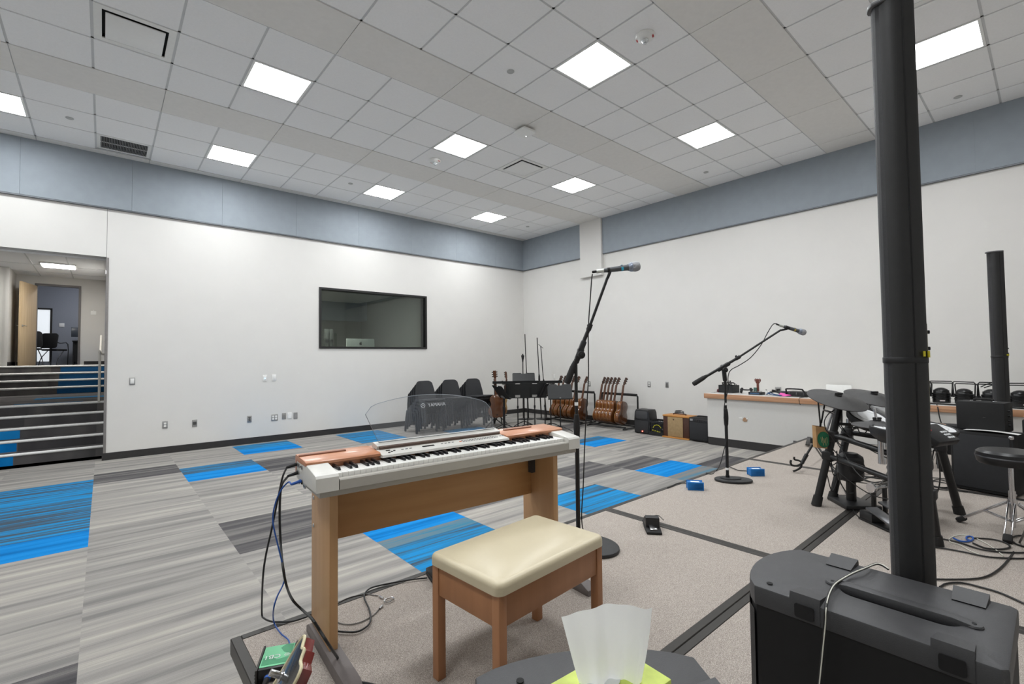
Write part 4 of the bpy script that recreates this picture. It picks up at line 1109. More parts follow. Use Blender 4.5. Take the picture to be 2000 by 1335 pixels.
for k in range(6): f.tube([(-.018+.0072*k, -.019, .14), (-.014+.0056*k, -.0175, .875)], .0006, seg=5, smooth=False)
f.build('strings', STEEL, eg)
body = []
for a in range(0, 360, 10):
    c_, s_ = math.cos(R_(a)), math.sin(R_(a))
    r = .165+.02*math.cos(2*R_(a))*-1
    w_ = .165 if s_ < 0 else .135
    z = .30+s_*.20; x = c_*w_*(1-.25*math.exp(-((z-.34)/.05)**2))
    body.append((x, z-.03))
f = MB(); f.prism(body, .045, MX((0, .035, 0), (1, 0, 0), (0, 0, 1)), bev=.006); f.build('body', MAHO, eg)
f = MB(); f.box((0, -.016, .31), (.07, .012, .035), bev=.003); f.box((0, -.016, .22), (.07, .012, .035), bev=.003); f.box((0, -.016, .15), (.08, .012, .014), bev=.003); f.build('pickups', CHROME, eg)
gsd = thing('guitar_stand', 'black stand under the foreground electric guitar', 'guitar stand', (eg.location.x, eg.location.y, 0))
G1 = gsd.location
def gl(x, y, z): return tuple((Me @ Vector((x, y, z)))+eg.location-G1)
f = MB()
for q in (-1, 1): f.tube([gl(q*.09, -.035, .075), gl(q*.09, -.02, .055), gl(q*.08, .05, .055), gl(q*.02, .075, .09)], .009, sub=3)
f.tube([gl(0, .075, .09), gl(0, .06, .50)], .010, smooth=False); f.build('yoke', BLKM, gsd)
c0 = Vector(gl(0, .075, .10))
for a in (20, 140, 260):
    f = MB(); f.tube([tuple(c0), (c0.x+.2*math.cos(R_(a)), c0.y+.2*math.sin(R_(a)), .01)], .009, smooth=False); f.build('leg', BLKM, gsd)

# =================================================================== SUBWOOFERS AND COLUMNS
SUBT = mat('sub_top_grey', '404042', .5, var=.05, bump=.15, bscale=500)
SUBB = mat('sub_black', '0F0F11', .7, var=.1)
def subwoofer(label, M, H=.545, W=.375):
    """local: x across (0..W), y depth: +y is the bowed front; origin at the floor under the centre"""
    s = thing('subwoofer', label, 'subwoofer', M.translation, 0, 'black subwoofers', rot=M.to_euler())
    D = .505
    out = [(-W/2, -D/2+.012), (-W/2+.012, -D/2), (W/2-.012, -D/2), (W/2, -D/2+.012)]
    front = []
    for k in range(13):
        u = 1-2*k/12; front.append((u*W/2, D/2-.0+.062*(1-u*u)**.8 if abs(u) < 1 else D/2-.0))
    out += front
    f = MB(); f.prism([(x*.985, y*.985) for x, y in out], H-.06, Matrix.Translation((0, 0, .012))); f.build('cabinet', SUBB, s)
    # moulded top with notches for stacking feet
    nots = [(-1, .125), (-1, -.165), (1, .125), (1, -.165)]
    def ring(z, cut):
        b = bmesh.new()
        for loop in (out, cut):
            vs = [b.verts.new((x, y, z)) for x, y in loop]
            for k in range(len(vs)): b.edges.new((vs[k], vs[(k+1) % len(vs)]))
        bmesh.ops.triangle_fill(b, edges=b.edges[:], use_beauty=True)
        return b
    hole = rrect(.086, .25, .040, 6, -.012, -.04)
    f = MB(); zt, zb = H-.002, H-.054
    f._join(ring(zt, hole)); f._join(ring(zb, hole))
    for loop in (out, hole):
        n = len(loop); f.mesh([(x, y, z) for z in (zb, zt) for x, y in loop], [(k, (k+1) % n, n+(k+1) % n, n+k) for k in range(n)])
    bmesh.ops.remove_doubles(f.bm, verts=f.bm.verts[:], dist=1e-5); bmesh.ops.recalc_face_normals(f.bm, faces=f.bm.faces[:])
    es = [e for e in f.bm.edges if e.verts[0].co.z > zt-1e-4 and e.verts[1].co.z > zt-1e-4 and any(abs(q.normal.z) < .5 for q in e.link_faces)]
    bmesh.ops.bevel(f.bm, geom=es, offset=.006, segments=2, profile=.5, affect='EDGES')
    f.build('top_cap', SUBT, s)
    for sx, y in nots:
        f = MB(); hw_ = .036
        f.mesh([(sx*(W/2+.0015), y-hw_, H-.052), (sx*(W/2+.0015), y+hw_, H-.052), (sx*(W/2+.0015), y+hw_, H-.004), (sx*(W/2+.0015), y-hw_, H-.004),
                (sx*(W/2-.075), y-hw_*.9, H+.0012), (sx*(W/2-.075), y+hw_*.9, H+.0012), (sx*(W/2-.004), y+hw_, H+.014), (sx*(W/2-.004), y-hw_, H+.014)],
               [(0, 1, 2, 3), (3, 2, 6, 7), (7, 6, 5, 4), (0, 3, 7, 4), (1, 5, 6, 2), (0, 4, 5, 1)])
        cbo = f.build('corner_boss', SUBT, s)
        f = MB(); f.prism(rrect(.046, .036, .006), .003, MX((sx*(W/2+.0018), y, H-.028), (0, sx, 0), (0, 0, 1))); f.build('socket_pad', BLK, cbo)
    # recessed carrying handle along the top
    f = MB(); f.prism([(-.150, -.014), (.150, -.014), (.150, .004), (.11, .010), (-.11, .010), (-.150, .004)], .034, MX((-.029, -.04, H), (0, 1, 0), (0, 0, 1)), bev=.003)
    for y in (-.185, .105): f.lathe([(0, .004), (.017, .004), (.019, 0), (0, 0)], (-.012, y, H), seg=16)
    f.build('handle', SUBT, s)
    f = MB()
    for y in (-.185, .105): f.cyl((-.012, y, H+.003), (-.012, y, H+.0052), .006)
    f.cyl((-.15, .225, H), (-.15, .225, H+.0012), .008)
    f.build('screws', BLKF, s)
    f = MB(); f.prism([(x*.97, y*.97+.002) for x, y in front], .01, Matrix.Translation((0, 0, .03))); 
    g = MB(); g.mesh([(x*1.0, y+.002, z) for z in (.03, H-.07) for x, y in front], [(k, k+1, k+14, k+13) for k in range(12)]); g.build('front_grille', mat('grille_black', '202022', .6, bump=.6, bscale=700), s)
    for sx in (-1, 1):
        for sy in (-1, 1):
            q = MB(); q.cyl((sx*.14, sy*.2, 0), (sx*.14, sy*.2, .014), .018); q.build('foot', RUB, s)
    return s
M = Matrix.Translation((-7.165, -9.266, ZS+.001)) @ Matrix.Rotation(R_(0), 4, 'Z')
sub1 = subwoofer('black subwoofer at the lower right with carrying handle, below the tall column', M)
c_ = Vector((-8.125, -9.135, ZS+.001))
M = Matrix.Translation(c_) @ Matrix.Rotation(R_(-34), 4, 'Z')
sub2 = subwoofer('black subwoofer at the bottom centre under the tissue box', M, W=.48)
COLG = mat('column_grille', '3A3A3C', .5, metal=.3, var=.5, scale=1200, bump=.8, bscale=900)
COLB = mat('column_black', '232324', .5, var=.06)
COLB2 = mat('column_black_side', '1D1C1D', .5, var=.06)
def column(label, loc, rz, h0, hj, htop, k=1.0, tape_label=True):
    s = thing('speaker_column', label, 'speaker column', loc, rz, 'tall speaker columns')
    # base plate with three feet on the stage
    f = MB(); f.cyl((0, 0, .02), (0, 0, h0), .055*k); f.prism(rrect(.14, .16, .05), .06, Matrix.Translation((0, 0, .01)), bev=.012); f.build('power_base', BLK, s)
    for a in (90, 210, 330):
        f = MB(); f.bar((0, 0, .03), (.24*math.cos(R_(a)), .24*math.sin(R_(a)), .016), .035, .02, .006); f.build('leg', BLKM, s)
    prof = [(.030, -.060), (.040, -.050), (.050, .0), (.046, .03), (.030, .048), (-.030, .048), (-.046, .03), (-.050, .0), (-.040, -.050), (-.030, -.060)]
    prof = [(x*k, y*k) for x, y in prof]
    grl = [(x*k, y*k) for x, y in ((-.031, .046), (.031, .046), (.024, .060), (.012, .066), (-.012, .066), (-.024, .060))]
    grl = grl[::-1]
    for (a, b, nm) in ((h0, hj-.008, 'lower_array'), (hj+.008, htop-.012, 'upper_array')):
        f = MB(); f.prism(prof, b-a, Matrix.Translation((0, 0, a))); o = f.build(nm, COLB, s)
        f = MB(); f.prism(grl, b-a, Matrix.Translation((0, 0, a))); f.build('grille', COLG, s)
        f = MB()
        for sx in (-1, 1): f.bar((sx*.0462*k, -.02*k, a), (sx*.0462*k, -.02*k, b), .003, .003)
        f.build('seam', BLKF, o)
    f = MB(); f.prism([(x*1.04, y*1.04) for x, y in prof[:4]+[(.031*k, .046*k), (.024*k, .060*k), (.012*k, .066*k), (-.012*k, .066*k), (-.024*k, .060*k), (-.031*k, .046*k)]+prof[6:]], .020, Matrix.Translation((0, 0, hj-.010)), bev=.003); f.build('joint_collar', BLK, s)
    f = MB(); f.prism([(x*1.05, y*1.08+.004) for x, y in prof[:4]+[(.03*k, .062*k), (.012*k, .069*k), (-.012*k, .069*k), (-.03*k, .062*k)]+prof[6:]], .014, Matrix.Translation((0, 0, htop-.014)), bev=.003); f.build('top_cap', mat('cap_grey', '5B5B5D', .4), s)
    f = MB(); f.box((-.034*k, -.0605*k, hj+.018), (.024*k, .004, .020)); f.bar((-.0445*k, -.046*k, hj+.011), (-.0445*k, -.046*k, hj+.027), .004, .016*k); 
    o = f.build('tape', mat('yellow_tape', 'D2C531', .6), s); o['label'] = 'yellow tape at the joint'
    f = MB(); f.box((.0, -.0625*k, hj-.02), (.022*k, .008*k, .26)); o = f.build('connector_strip', mat('strip_beige', '8E8D7C', .5), s)
    f = MB()
    for z in (.035, .085): f.cyl((0, -.06*k, hj+z), (0, -.075*k, hj+z), .007*k)
    f.build('knobs', BLK, s)
    return s
cA = (-6.900, -9.297)
column('tall black speaker column standing behind the subwoofer at the right, yellow tape mark', (cA[0], cA[1], ZS), R_(22), .12, 1.183, 2.32, .80)
column('smaller looking distant black speaker column behind the amplifier stack', (-1.75, -9.225, ZS), R_(22), .12, 1.155, 2.255, .95)
# two-tone cord over the subwoofer
f = MB()
SQ = [(-6.974,-9.250,0.858),(-6.954,-9.230,0.858),(-6.959,-9.216,0.858)]+[(-7.043,-9.208,0.868)]+[(-7.088,-9.190,0.862),(-7.142,-9.181,0.862),(-7.204,-9.174,0.862),(-7.261,-9.177,0.862),(-7.328,-9.187,0.862)]
SQ2 = [(-7.372,-9.196,0.858),(-7.372,-9.194,0.825),(-7.372,-9.188,0.771),(-7.372,-9.182,0.717),(-7.372,-9.175,0.655),(-7.372,-9.164,0.546)]
cord_ = cable('black and white cord draped over the subwoofer at the right', SQ+SQ2, .0036)
f = MB(); f.tube([tuple(Vector(p)+Vector((-.003, -.002, .0025))) for p in SQ]+[tuple(Vector(p)+Vector((-.004, -.002, 0))) for p in SQ2], .0016, seg=5)
o = f.build('stripe', mat('cord_white', 'D9D8CC', .5), cord_)
o['label'] = 'white stripe of the cord'

# =================================================================== TISSUE BOX
tb = thing('tissue_box', 'green patterned cardboard tissue box on the subwoofer at the bottom centre', 'tissue box', (-8.115, -9.063, ZS+.546+.016), R_(-4))
f = MB(); f.box((0, 0, .033), (.24, .125, .066), bev=.003)
f.build('carton', mat('carton_green', 'C6D66A', .55, var=.25, scale=14), tb)
f = MB(); zt = .0665
f.prism([(.03, -.01), (.03, .045), (.095, .05), (.11, .02), (.06, .0)], .0006, Matrix.Translation((0, 0, zt))); f.prism([(-.08, .02), (-.03, .03), (-.05, -.04), (-.10, -.03)], .0006, Matrix.Translation((0, 0, zt)))
f.build('print_grey', mat('print_grey', '6F7175', .6, var=.4, scale=40), tb)
f = MB(); f.prism([(.052, .042), (.066, .045), (.060, .02), (.05, .02)], .0006, Matrix.Translation((0, 0, zt+.0006))); f.build('print_red', mat('print_red', 'E2523F', .6), tb)
f = MB(); f.prism([(.05*math.cos(R_(a)), .02*math.sin(R_(a))) for a in range(0, 360, 20)], .0006, Matrix.Translation((0, .0, zt+.0007))); f.build('opening', mat('film_clear', 'D9DCDC', .3), tb)
ts = thing('tissue', 'white paper tissue pulled up out of the box', 'tissue', (-8.089, -9.067, ZS+.546+.016+.055))
xv = Vector((.755, -.655, 0)); dv = Vector((.655, .755, 0))
vs, fs = [], []; NU, NV = 40, 20
for j in range(NV+1):
    v = j/NV
    for i in range(NU+1):
        u = i/NU*2-1
        half = .052+.030*v**.9
        h = v*(.141+.007*math.cos((u-.1)*2.4)-.010*max(0, -u-.35))
        fold = (.007*math.sin(u*5+.6)+.004*math.sin(u*11+2))*(1-.35*v)+.004*math.sin(v*4+u*2)+.010*v*u*abs(u)
        p = xv*(u*half-.004*v)+dv*fold+Vector((0, 0, h))
        vs.append(tuple(p))
for j in range(NV):
    for i in range(NU): a = j*(NU+1)+i; fs.append((a, a+1, a+NU+2, a+NU+1))
f = MB(); f.mesh(vs, fs)
# second ply folded in front at the right
vs2, fs2 = [], []
for j in range(11):
    v = j/10
    for i in range(13):
        u = i/12
        p = xv*(.016+.050*u*(.75+.25*v))+dv*(-.014-.006*math.sin(u*3)-.003*v)+Vector((0, 0, .0+.085*v*(1-.5*(u-.35)**2)))
        vs2.append(tuple(p))
for j in range(10):
    for i in range(12): a = j*13+i; fs2.append((a, a+1, a+14, a+13))
pass
def tissue_mat():
    m, nt, b = nt_mat('tissue_paper'); out = nt.nodes['Material Output']
    d1 = nt.nodes.new('ShaderNodeBsdfDiffuse'); d1.inputs['Color'].default_value = (.95, .95, .945, 1)
    t1 = nt.nodes.new('ShaderNodeBsdfTranslucent'); t1.inputs['Color'].default_value = (.95, .95, .945, 1)
    mx = nt.nodes.new('ShaderNodeMixShader'); mx.inputs[0].default_value = .45
    n = nt.nodes.new('ShaderNodeTexNoise'); n.inputs['Scale'].default_value = 45
    tc = nt.nodes.new('ShaderNodeTexCoord'); nt.links.new(tc.outputs['Object'], n.inputs['Vector'])
    bp = nt.nodes.new('ShaderNodeBump'); bp.inputs['Strength'].default_value = .1; bp.inputs['Distance'].default_value = .003
    nt.links.new(n.outputs['Fac'], bp.inputs['Height']); nt.links.new(bp.outputs['Normal'], d1.inputs['Normal'])
    nt.links.new(d1.outputs[0], mx.inputs[1]); nt.links.new(t1.outputs[0], mx.inputs[2]); nt.links.new(mx.outputs[0], out.inputs['Surface'])
    return m
f.build('sheet', tissue_mat(), ts, smooth=80)

# =================================================================== STACKED CHAIRS
CHP = mat('chair_polymer', '2C2D30', .55, var=.05, bump=.1, bscale=400)
def chair(label, loc):
    c = thing('stacking_chair', label, 'chair', loc, 0, 'black stacking chairs by the window wall')
    # chair faces -y ; seat height .44
    f = MB(); f.prism(rrect(.47, .43, .06), .03, Matrix.Translation((0, -.03, .425)) @ Matrix.Rotation(R_(-3), 4, 'X'), bev=.010); f.build('seat', CHP, c)
    NU, NV = 10, 8; vs = []; fs = []
    for side in (0, 1):
        for j in range(NV+1):
            v = j/NV
            w_ = .235-.065*v**1.6
            for i in range(NU+1):
                u = -1+2*i/NU
                x = u*w_*(1-.10*max(0, v-.9)/.1*abs(u)); z = .44+.37*v-(.02*(abs(u)**6) if v > .95 else 0)
                y = .17+.075*v+.035*(1-u*u)*.6-.014*side
                vs.append((x, y, z))
    n1 = (NU+1)*(NV+1)
    for j in range(NV):
        for i in range(NU):
            a = j*(NU+1)+i; fs.append((a, a+1, a+NU+2, a+NU+1)); fs.append((n1+a, n1+a+NU+1, n1+a+NU+2, n1+a+1))
    def q(a, b): fs.append((a, b, n1+b, n1+a))
    for i in range(NU): q(i, i+1); q(NV*(NU+1)+i+1, NV*(NU+1)+i)
    for j in range(NV): q((j+1)*(NU+1), j*(NU+1)); q(j*(NU+1)+NU, (j+1)*(NU+1)+NU)
    f = MB(); f.mesh(vs, fs); f.build('backrest', CHP, c, smooth=50)
    for sx in (-1, 1):
        f = MB(); f.prism([(.02, .43), (-.20, .43), (-.235, .0), (-.185, .0), (-.15, .33), (-.10, .40), (.02, .41)], .026, MX((sx*.232-.013, 0, 0), (0, 1, 0), (0, 0, 1)), bev=.003); f.build('leg', CHP, c)
        f = MB(); f.prism([(.0, .43), (.19, .45), (.24, .30), (.29, .0), (.24, .0), (.17, .33), (.11, .40), (0, .41)], .026, MX((sx*.232-.013, 0, 0), (0, 1, 0), (0, 0, 1)), bev=.003); f.build('leg', CHP, c)
    f = MB(); f.box((0, -.19, .40), (.44, .02, .05)); f.box((0, .18, .40), (.44, .02, .05)); f.build('seat_rail', CHP, c)
    return c
ch0 = None
ords = ['bottom', 'second', 'third', 'fourth', 'top']
stk = ['left', 'middle', 'right']
for a, x in enumerate((-3.80, -3.17, -2.57)):
    for k in range(5):
        loc = (x, -1.0-.085*k, .0595*k)
        lab = '%s black chair of the %s stack by the window wall' % (ords[k] if k in (0, 4) else ords[k]+' from bottom', stk[a])
        if ch0 is None: ch0 = chair(lab, loc)
        else: dup(ch0, loc, label=lab)

# =================================================================== ACOUSTIC GUITARS
GB = wood('guitar_mahogany', '4A2810', '63391A', .18, sx=6, sy=6, sz=1.2, coat=.5)
GS = wood('guitar_sides', '56300F', '7A481E', .18, sx=2, sy=2, sz=9, coat=.5)
GN = wood('guitar_neck', '55301C', '6A4229', .35, sx=20, sy=20, sz=1.5)
def gbody(sc_=1.0):
    P = [(0, 0), (.07, .004), (.13, .025), (.175, .07), (.195, .13), (.185, .19), (.155, .235), (.128, .275), (.125, .305), (.138, .345), (.145, .39), (.130, .435), (.095, .468), (.045, .482), (.03, .483)]
    out = P+[(-x, z) for x, z in P[::-1][:-1]]
    return [(x*sc_, z*sc_) for x, z in out]
def catmull(P, n=3):
    out = []; m = len(P)
    for i in range(m):
        a, b, c, d = [Vector(P[(i+k) % m]) for k in (-1, 0, 1, 2)]
        for k in range(n):
            t = k/n; q = .5*((2*b)+(-a+c)*t+(2*a-5*b+4*c-d)*t*t+(-a+3*b-3*c+d)*t**3); out.append((q.x, q.y))
    return out
GO = catmull(gbody(), 2)
def acoustic(label, loc, rot, group):
    g = thing('acoustic_guitar', label, 'guitar', loc, 0, group, rot=rot)
    # local: z up the neck, x across, y through; back at +y
    M = MX((0, .042, 0), (1, 0, 0), (0, 0, 1))
    f = MB(); f.prism(GO, .088, M, bev=.004); f.build('body', GS, g, smooth=50)
    f = MB(); f.prism([(x*.985, z*.985+.004) for x, z in GO], .004, MX((0, .0455, 0), (1, 0, 0), (0, 0, 1)), bev=.002); f.build('back', GB, g)
    f = MB(); f.prism([(x*.99, z*.99+.003) for x, z in GO], .004, MX((0, -.0455, 0), (1, 0, 0), (0, 0, 1)), bev=.001); f.build('soundboard', wood('spruce_top', 'C79A58', 'D9B070', .25, sx=40, sy=2, sz=2), g)
    f = MB(); f.prism([(-.028, .47), (.028, .47), (.022, .83), (-.022, .83)], .02, MX((0, -.030, 0), (1, 0, 0), (0, 0, 1)), bev=.006); f.prism([(-.026, .40), (.026, .40), (.026, .485), (-.026, .485)], .05, MX((0, .0, 0), (1, 0, 0), (0, 0, 1)), bev=.004); f.build('neck', GN, g)
    f = MB(); f.prism([(-.029, .33), (.029, .33), (.0225, .83), (-.0225, .83)], .006, MX((0, -.0495, 0), (1, 0, 0), (0, 0, 1))); f.build('fretboard', wood('rosewood', '3A231A', '4A2D20'), g)
    f = MB(); f.prism([(-.022, 0), (.022, 0), (.036, .05), (.034, .17), (-.034, .17), (-.036, .05)], .016, Matrix.Translation((0, -.030, .83)) @ MX((0, 0, 0), (1, 0, 0), (0, .25, 1))); f.build('headstock', GN, g)
    f = MB()
    for k in range(3):
        for s in (-1, 1): f.bar((s*.03, -.018+.012*k, .875+.045*k), (s*.062, -.018+.012*k, .875+.045*k), .010, .022, .003)
    f.build('tuning_pegs', BLKM, g)
    f = MB(); f.box((0, -.056, .13), (.14, .012, .03), bev=.003); f.build('bridge', wood('rosewood', '3A231A', '4A2D20'), g)
    return g
def guitar_rotation(lean, yaw_):
    # back face towards -y (right in the photo), leaning to the wall (+x) ; x across -> world x
    return (Matrix.Rotation(lean, 4, 'Y') @ Matrix.Rotation(R_(180)+yaw_, 4, 'Z')).to_euler()
def rack(label, y0, y1):
    r = thing('guitar_rack', label, 'guitar rack', (-.55, (y0+y1)/2, 0), 0, 'black multi-guitar racks')
    h = abs(y1-y0)/2
    f = MB(); f.tube([(.22, h, .03), (.22, h, .66), (.22, h-.03, .69), (.22, -h+.03, .69), (.22, -h, .66), (.22, -h, .03)], .019, seg=10, smooth=False); f.build('upper_frame', BLKM, r)
    f = MB(); f.cyl((.22, -h+.02, .69), (.22, h-.02, .69), .027); f.build('neck_padding', RUB, r)
    f = MB(); f.tube([(.24, h, .03), (-.30, h, .03)], .017, smooth=False); f.tube([(.24, -h, .03), (-.30, -h, .03)], .017, smooth=False); f.build('feet', BLKM, r)
    f = MB(); f.bar((.10, -h, .055), (.10, h, .055), .04, .03, .008); f.bar((-.22, -h, .055), (-.22, h, .055), .04, .03, .008); f.build('base_rails', RUB, r)
    return r
rack('black guitar rack nearer the loudspeaker, one empty slot', -2.93, -3.86)
rack('black guitar rack behind the music stands', -1.60, -2.72)
g0 = None
pos2 = [-3.03, -3.125, -3.22, -3.32, -3.415, -3.60]
ordn = ['leftmost', 'second', 'third', 'fourth', 'fifth', 'rightmost']
for k, y in enumerate(pos2):
    lab = '%s acoustic guitar in the rack beside the loudspeaker' % (ordn[k] if k in (0, 5) else ordn[k]+' from left')
    loc = (-.60, y, .085); rt = guitar_rotation(R_(15), R_(6))
    if g0 is None: g0 = acoustic(lab, loc, rt, 'acoustic guitars in the two racks')
    else: dup(g0, loc, rot=rt, label=lab)
pos1 = [-1.72, -1.86, -2.0, -2.14, -2.28, -2.52]
for k, y in enumerate(pos1):
    lab = '%s acoustic guitar in the rack behind the music stands' % (ordn[k] if k in (0, 5) else ordn[k]+' from left')
    dup(g0, (-.60, y, .085), rot=guitar_rotation(R_(15), R_(6)), label=lab)
# guitar hanging on a stand left of the music stands
gst = thing('guitar_stand', 'black upright guitar stand left of the music stands', 'guitar stand', (-2.36, -1.62, 0))
f = MB(); f.cyl((0, 0, .08), (0, 0, 1.02), .012); f.cyl((0, 0, .9), (0, 0, 1.05), .02); f.build('post', BLKM, gst)
for a in (60, 180, 300):
    f = MB(); f.tube([(0, 0, .2), (.26*math.cos(R_(a)), .26*math.sin(R_(a)), .012)], .011, smooth=False); f.build('leg', BLKM, gst)
f = MB(); f.tube([(0, 0, .98), (-.10, -.10, .99), (-.16, -.16, 1.0)], .009); f.tube([(0, 0, .98), (.10, -.10, .99), (.10, -.16, 1.0)], .009); f.tube([(0, 0, .78), (.14, -.14, .78)], .01); f.tube([(0, 0, .30), (-.1, -.12, .28), (-.1, -.22, .30)], .010); f.tube([(0, 0, .30), (.1, -.12, .28), (.1, -.22, .30)], .010); f.build('cradle', BLKM, gst)
dup(g0, (-2.42, -1.80, .235), rot=(Matrix.Rotation(R_(-6), 4, 'X') @ Matrix.Rotation(R_(180-40), 4, 'Z')).to_euler(), label='red-brown acoustic guitar on the upright stand left of the music stands')
dup(g0, (-1.98, -1.35, .20), rot=(Matrix.Rotation(R_(10), 4, 'Y') @ Matrix.Rotation(R_(20), 4, 'Z')).to_euler(), label='acoustic guitar half hidden behind the guitar on the upright stand')
gs2 = thing('guitar_stand', 'low black stand under the half hidden acoustic guitar', 'guitar stand', (-1.98, -1.35, 0))
f = MB(); f.tube([(-.1, -.10, .2), (-.1, .06, .16), (.1, .06, .16), (.1, -.10, .2)], .010, sub=3); f.tube([(0, .06, .16), (0, .14, .5)], .01, smooth=False); f.build('yoke', BLKM, gs2)
for a in (80, 200, 320):
    f = MB(); f.tube([(0, .08, .2), (.2*math.cos(R_(a)), .08+.2*math.sin(R_(a)), .01)], .010, smooth=False); f.build('leg', BLKM, gs2)

# =================================================================== MUSIC STANDS
def music_stand(label, loc, rz, hz_, tilt, grp='black music stands near the room corner'):
    s = thing('music_stand', label, 'music stand', loc, rz, grp)
    f = MB(); f.cyl((0, 0, .03), (0, 0, hz_*.7), .013); f.cyl((0, 0, hz_*.5), (0, 0, hz_), .010); f.cyl((0, 0, hz_*.64), (0, 0, hz_*.71), .019); f.build('pole', BLKM, s)
    for a in (90, 210, 330):
        f = MB(); f.tube([(0, 0, .10), (.12*math.cos(R_(a)), .12*math.sin(R_(a)), .07), (.26*math.cos(R_(a)), .26*math.sin(R_(a)), .010)], .010, seg=6, sub=3); f.build('leg', BLKM, s)
    M = Matrix.Translation((0, 0, hz_)) @ Matrix.Rotation(tilt, 4, 'X')
    f = MB(); f.prism([(-.25, 0), (.25, 0), (.25, .30), (.235, .325), (.06, .325), (.045, .30), (-.045, .30), (-.06, .325), (-.235, .325), (-.25, .30)], .004, M @ Matrix.Translation((0, -.06, 0)))
    f.box((0, 0, 0), (.5, .004, .055), rot=M @ Matrix.Translation((0, -.062, .027)))
    f.build('desk', mat('stand_desk', '151617', .5, var=.08), s)
    f = MB(); f.lathe([(0, 0), (.017, 0), (.017, .03), (0, .03)], (0, .0, hz_-.03), (0, -1, 0)); f.box((0, .02, -.015), (.1, .05, .02), rot=M); f.build('bracket', STEEL, s)
    return s
ms0 = None
MS = [([(-2.349,-2.359,0.768)][0], R_(139), .73, R_(74), 'left of the two front black music stands, back of its desk towards the camera'),
      ([(-2.053,-2.550,0.760)][0], R_(139), .73, R_(74), 'right of the two front black music stands, back of its desk towards the camera'),
      ([(-2.603,-2.205,0.754)][0], R_(75), .72, R_(55), 'black music stand with edge-on desk at the left of the cluster'),
      ([(-1.822,-2.616,0.729)][0], R_(-160), .73, R_(60), 'black music stand with edge-on desk right of the front pair'),
      ([(-1.727,-2.963,0.710)][0], R_(-38), .70, R_(66), 'grey-lit black music stand at the right end, notched desk facing the camera'),
      ([(-2.332,-1.918,0.962)][0], R_(-41), .96, R_(5), 'black music stand with flat desk at the back left of the cluster'),
      ([(-1.963,-2.239,0.956)][0], R_(-41), .965, R_(6), 'black music stand with flat desk behind the front pair'),
      ([(-1.521,-2.490,0.945)][0], R_(-35), .955, R_(4), 'black music stand with flat desk at the back right of the cluster'),
      ([(-1.751,-1.894,0.980)][0], R_(-41), .99, R_(38), 'black music stand with raised desk at the very back of the cluster')]
MS = [((q[0], q[1]), rz, h, t_, lab) for q, rz, h, t_, lab in MS]
for (x, y), rz, h, t_, lab in MS: music_stand(lab, (x, y, 0), rz, h, t_)
# drum stool with ring among the stands
stl = thing('stool', 'black metal stool with foot ring between the music stands', 'stool', (-2.2, -1.35, 0))
f = MB(); f.lathe([(0, .60), (.165, .60), (.17, .62), (.16, .645), (0, .65)]); f.build('seat', BLKF, stl)
for a in (45, 135, 225, 315):
    f = MB(); f.cyl((.12*math.cos(R_(a)), .12*math.sin(R_(a)), .6), (.21*math.cos(R_(a)), .21*math.sin(R_(a)), 0), .012); f.build('leg', BLKM, stl)
f = MB(); f.tube([(.185*math.cos(R_(a)), .185*math.sin(R_(a)), .22) for a in range(0, 360, 20)], .008, closed=True, sub=2); f.build('foot_ring', BLKM, stl)
# microphone stands and lamp stand in the corner
def pole_stand(label, base, top, r, name='microphone_stand', extra=None):
    base, top = Vector(base), Vector(top)
    s = thing(name, label, 'microphone stand', base)
    d = top-base
    f = MB(); f.cyl((0, 0, .03), d*.55, r*1.35); f.cyl(d*.5, d, r); f.build('pole', BLKM if extra != 'steel' else STEEL, s)
    f = MB(); f.lathe([(.13, 0), (.13, .02), (.02, .035), (0, .035)] if extra != 'tripod' else [(.02, .1), (.025, .16), (.0, .17)]); f.build('base', BLK, s)
    f = MB(); f.lathe([(.018, 0), (.024, .03), (.022, .12), (.014, .15)], d*.5-Vector((0, 0, .07))); f.build('clutch', RUB, s)
    return s, d
s, d = pole_stand('tall thin boom pole leaning in the room corner, highest of the stands', (-.93, -1.15, 0), [(-1.004,-1.132,2.074)][0], .011)
s, d = pole_stand('tall straight black pole right of the corner among the stands', (-.70, -1.36, 0), [(-0.776,-1.326,1.984)][0], .011)
s, d = pole_stand('thin microphone stand with small crossbar near the corner', (-.66, -1.50, 0), [(-0.707,-1.377,1.770)][0], .010)
f = MB(); a = Vector((.755, -.655, 0)); f.bar(d-a*.055+Vector((0, 0, .05)), d+a*.06-Vector((0, 0, .05)), .012, .012, .003); f.build('crossbar', BLKM, s)
s, d = pole_stand('short black stand with thick flared head near the corner', (-1.05, -1.10, 0), [(-1.033,-1.078,1.412)][0], .012)
f = MB(); f.lathe([(.014, 0), (.018, .04), (.040, .15), (.034, .165), (.014, .17), (.014, .2), (0, .2)], d-Vector((0, 0, .02))); f.build('head', RUB, s)

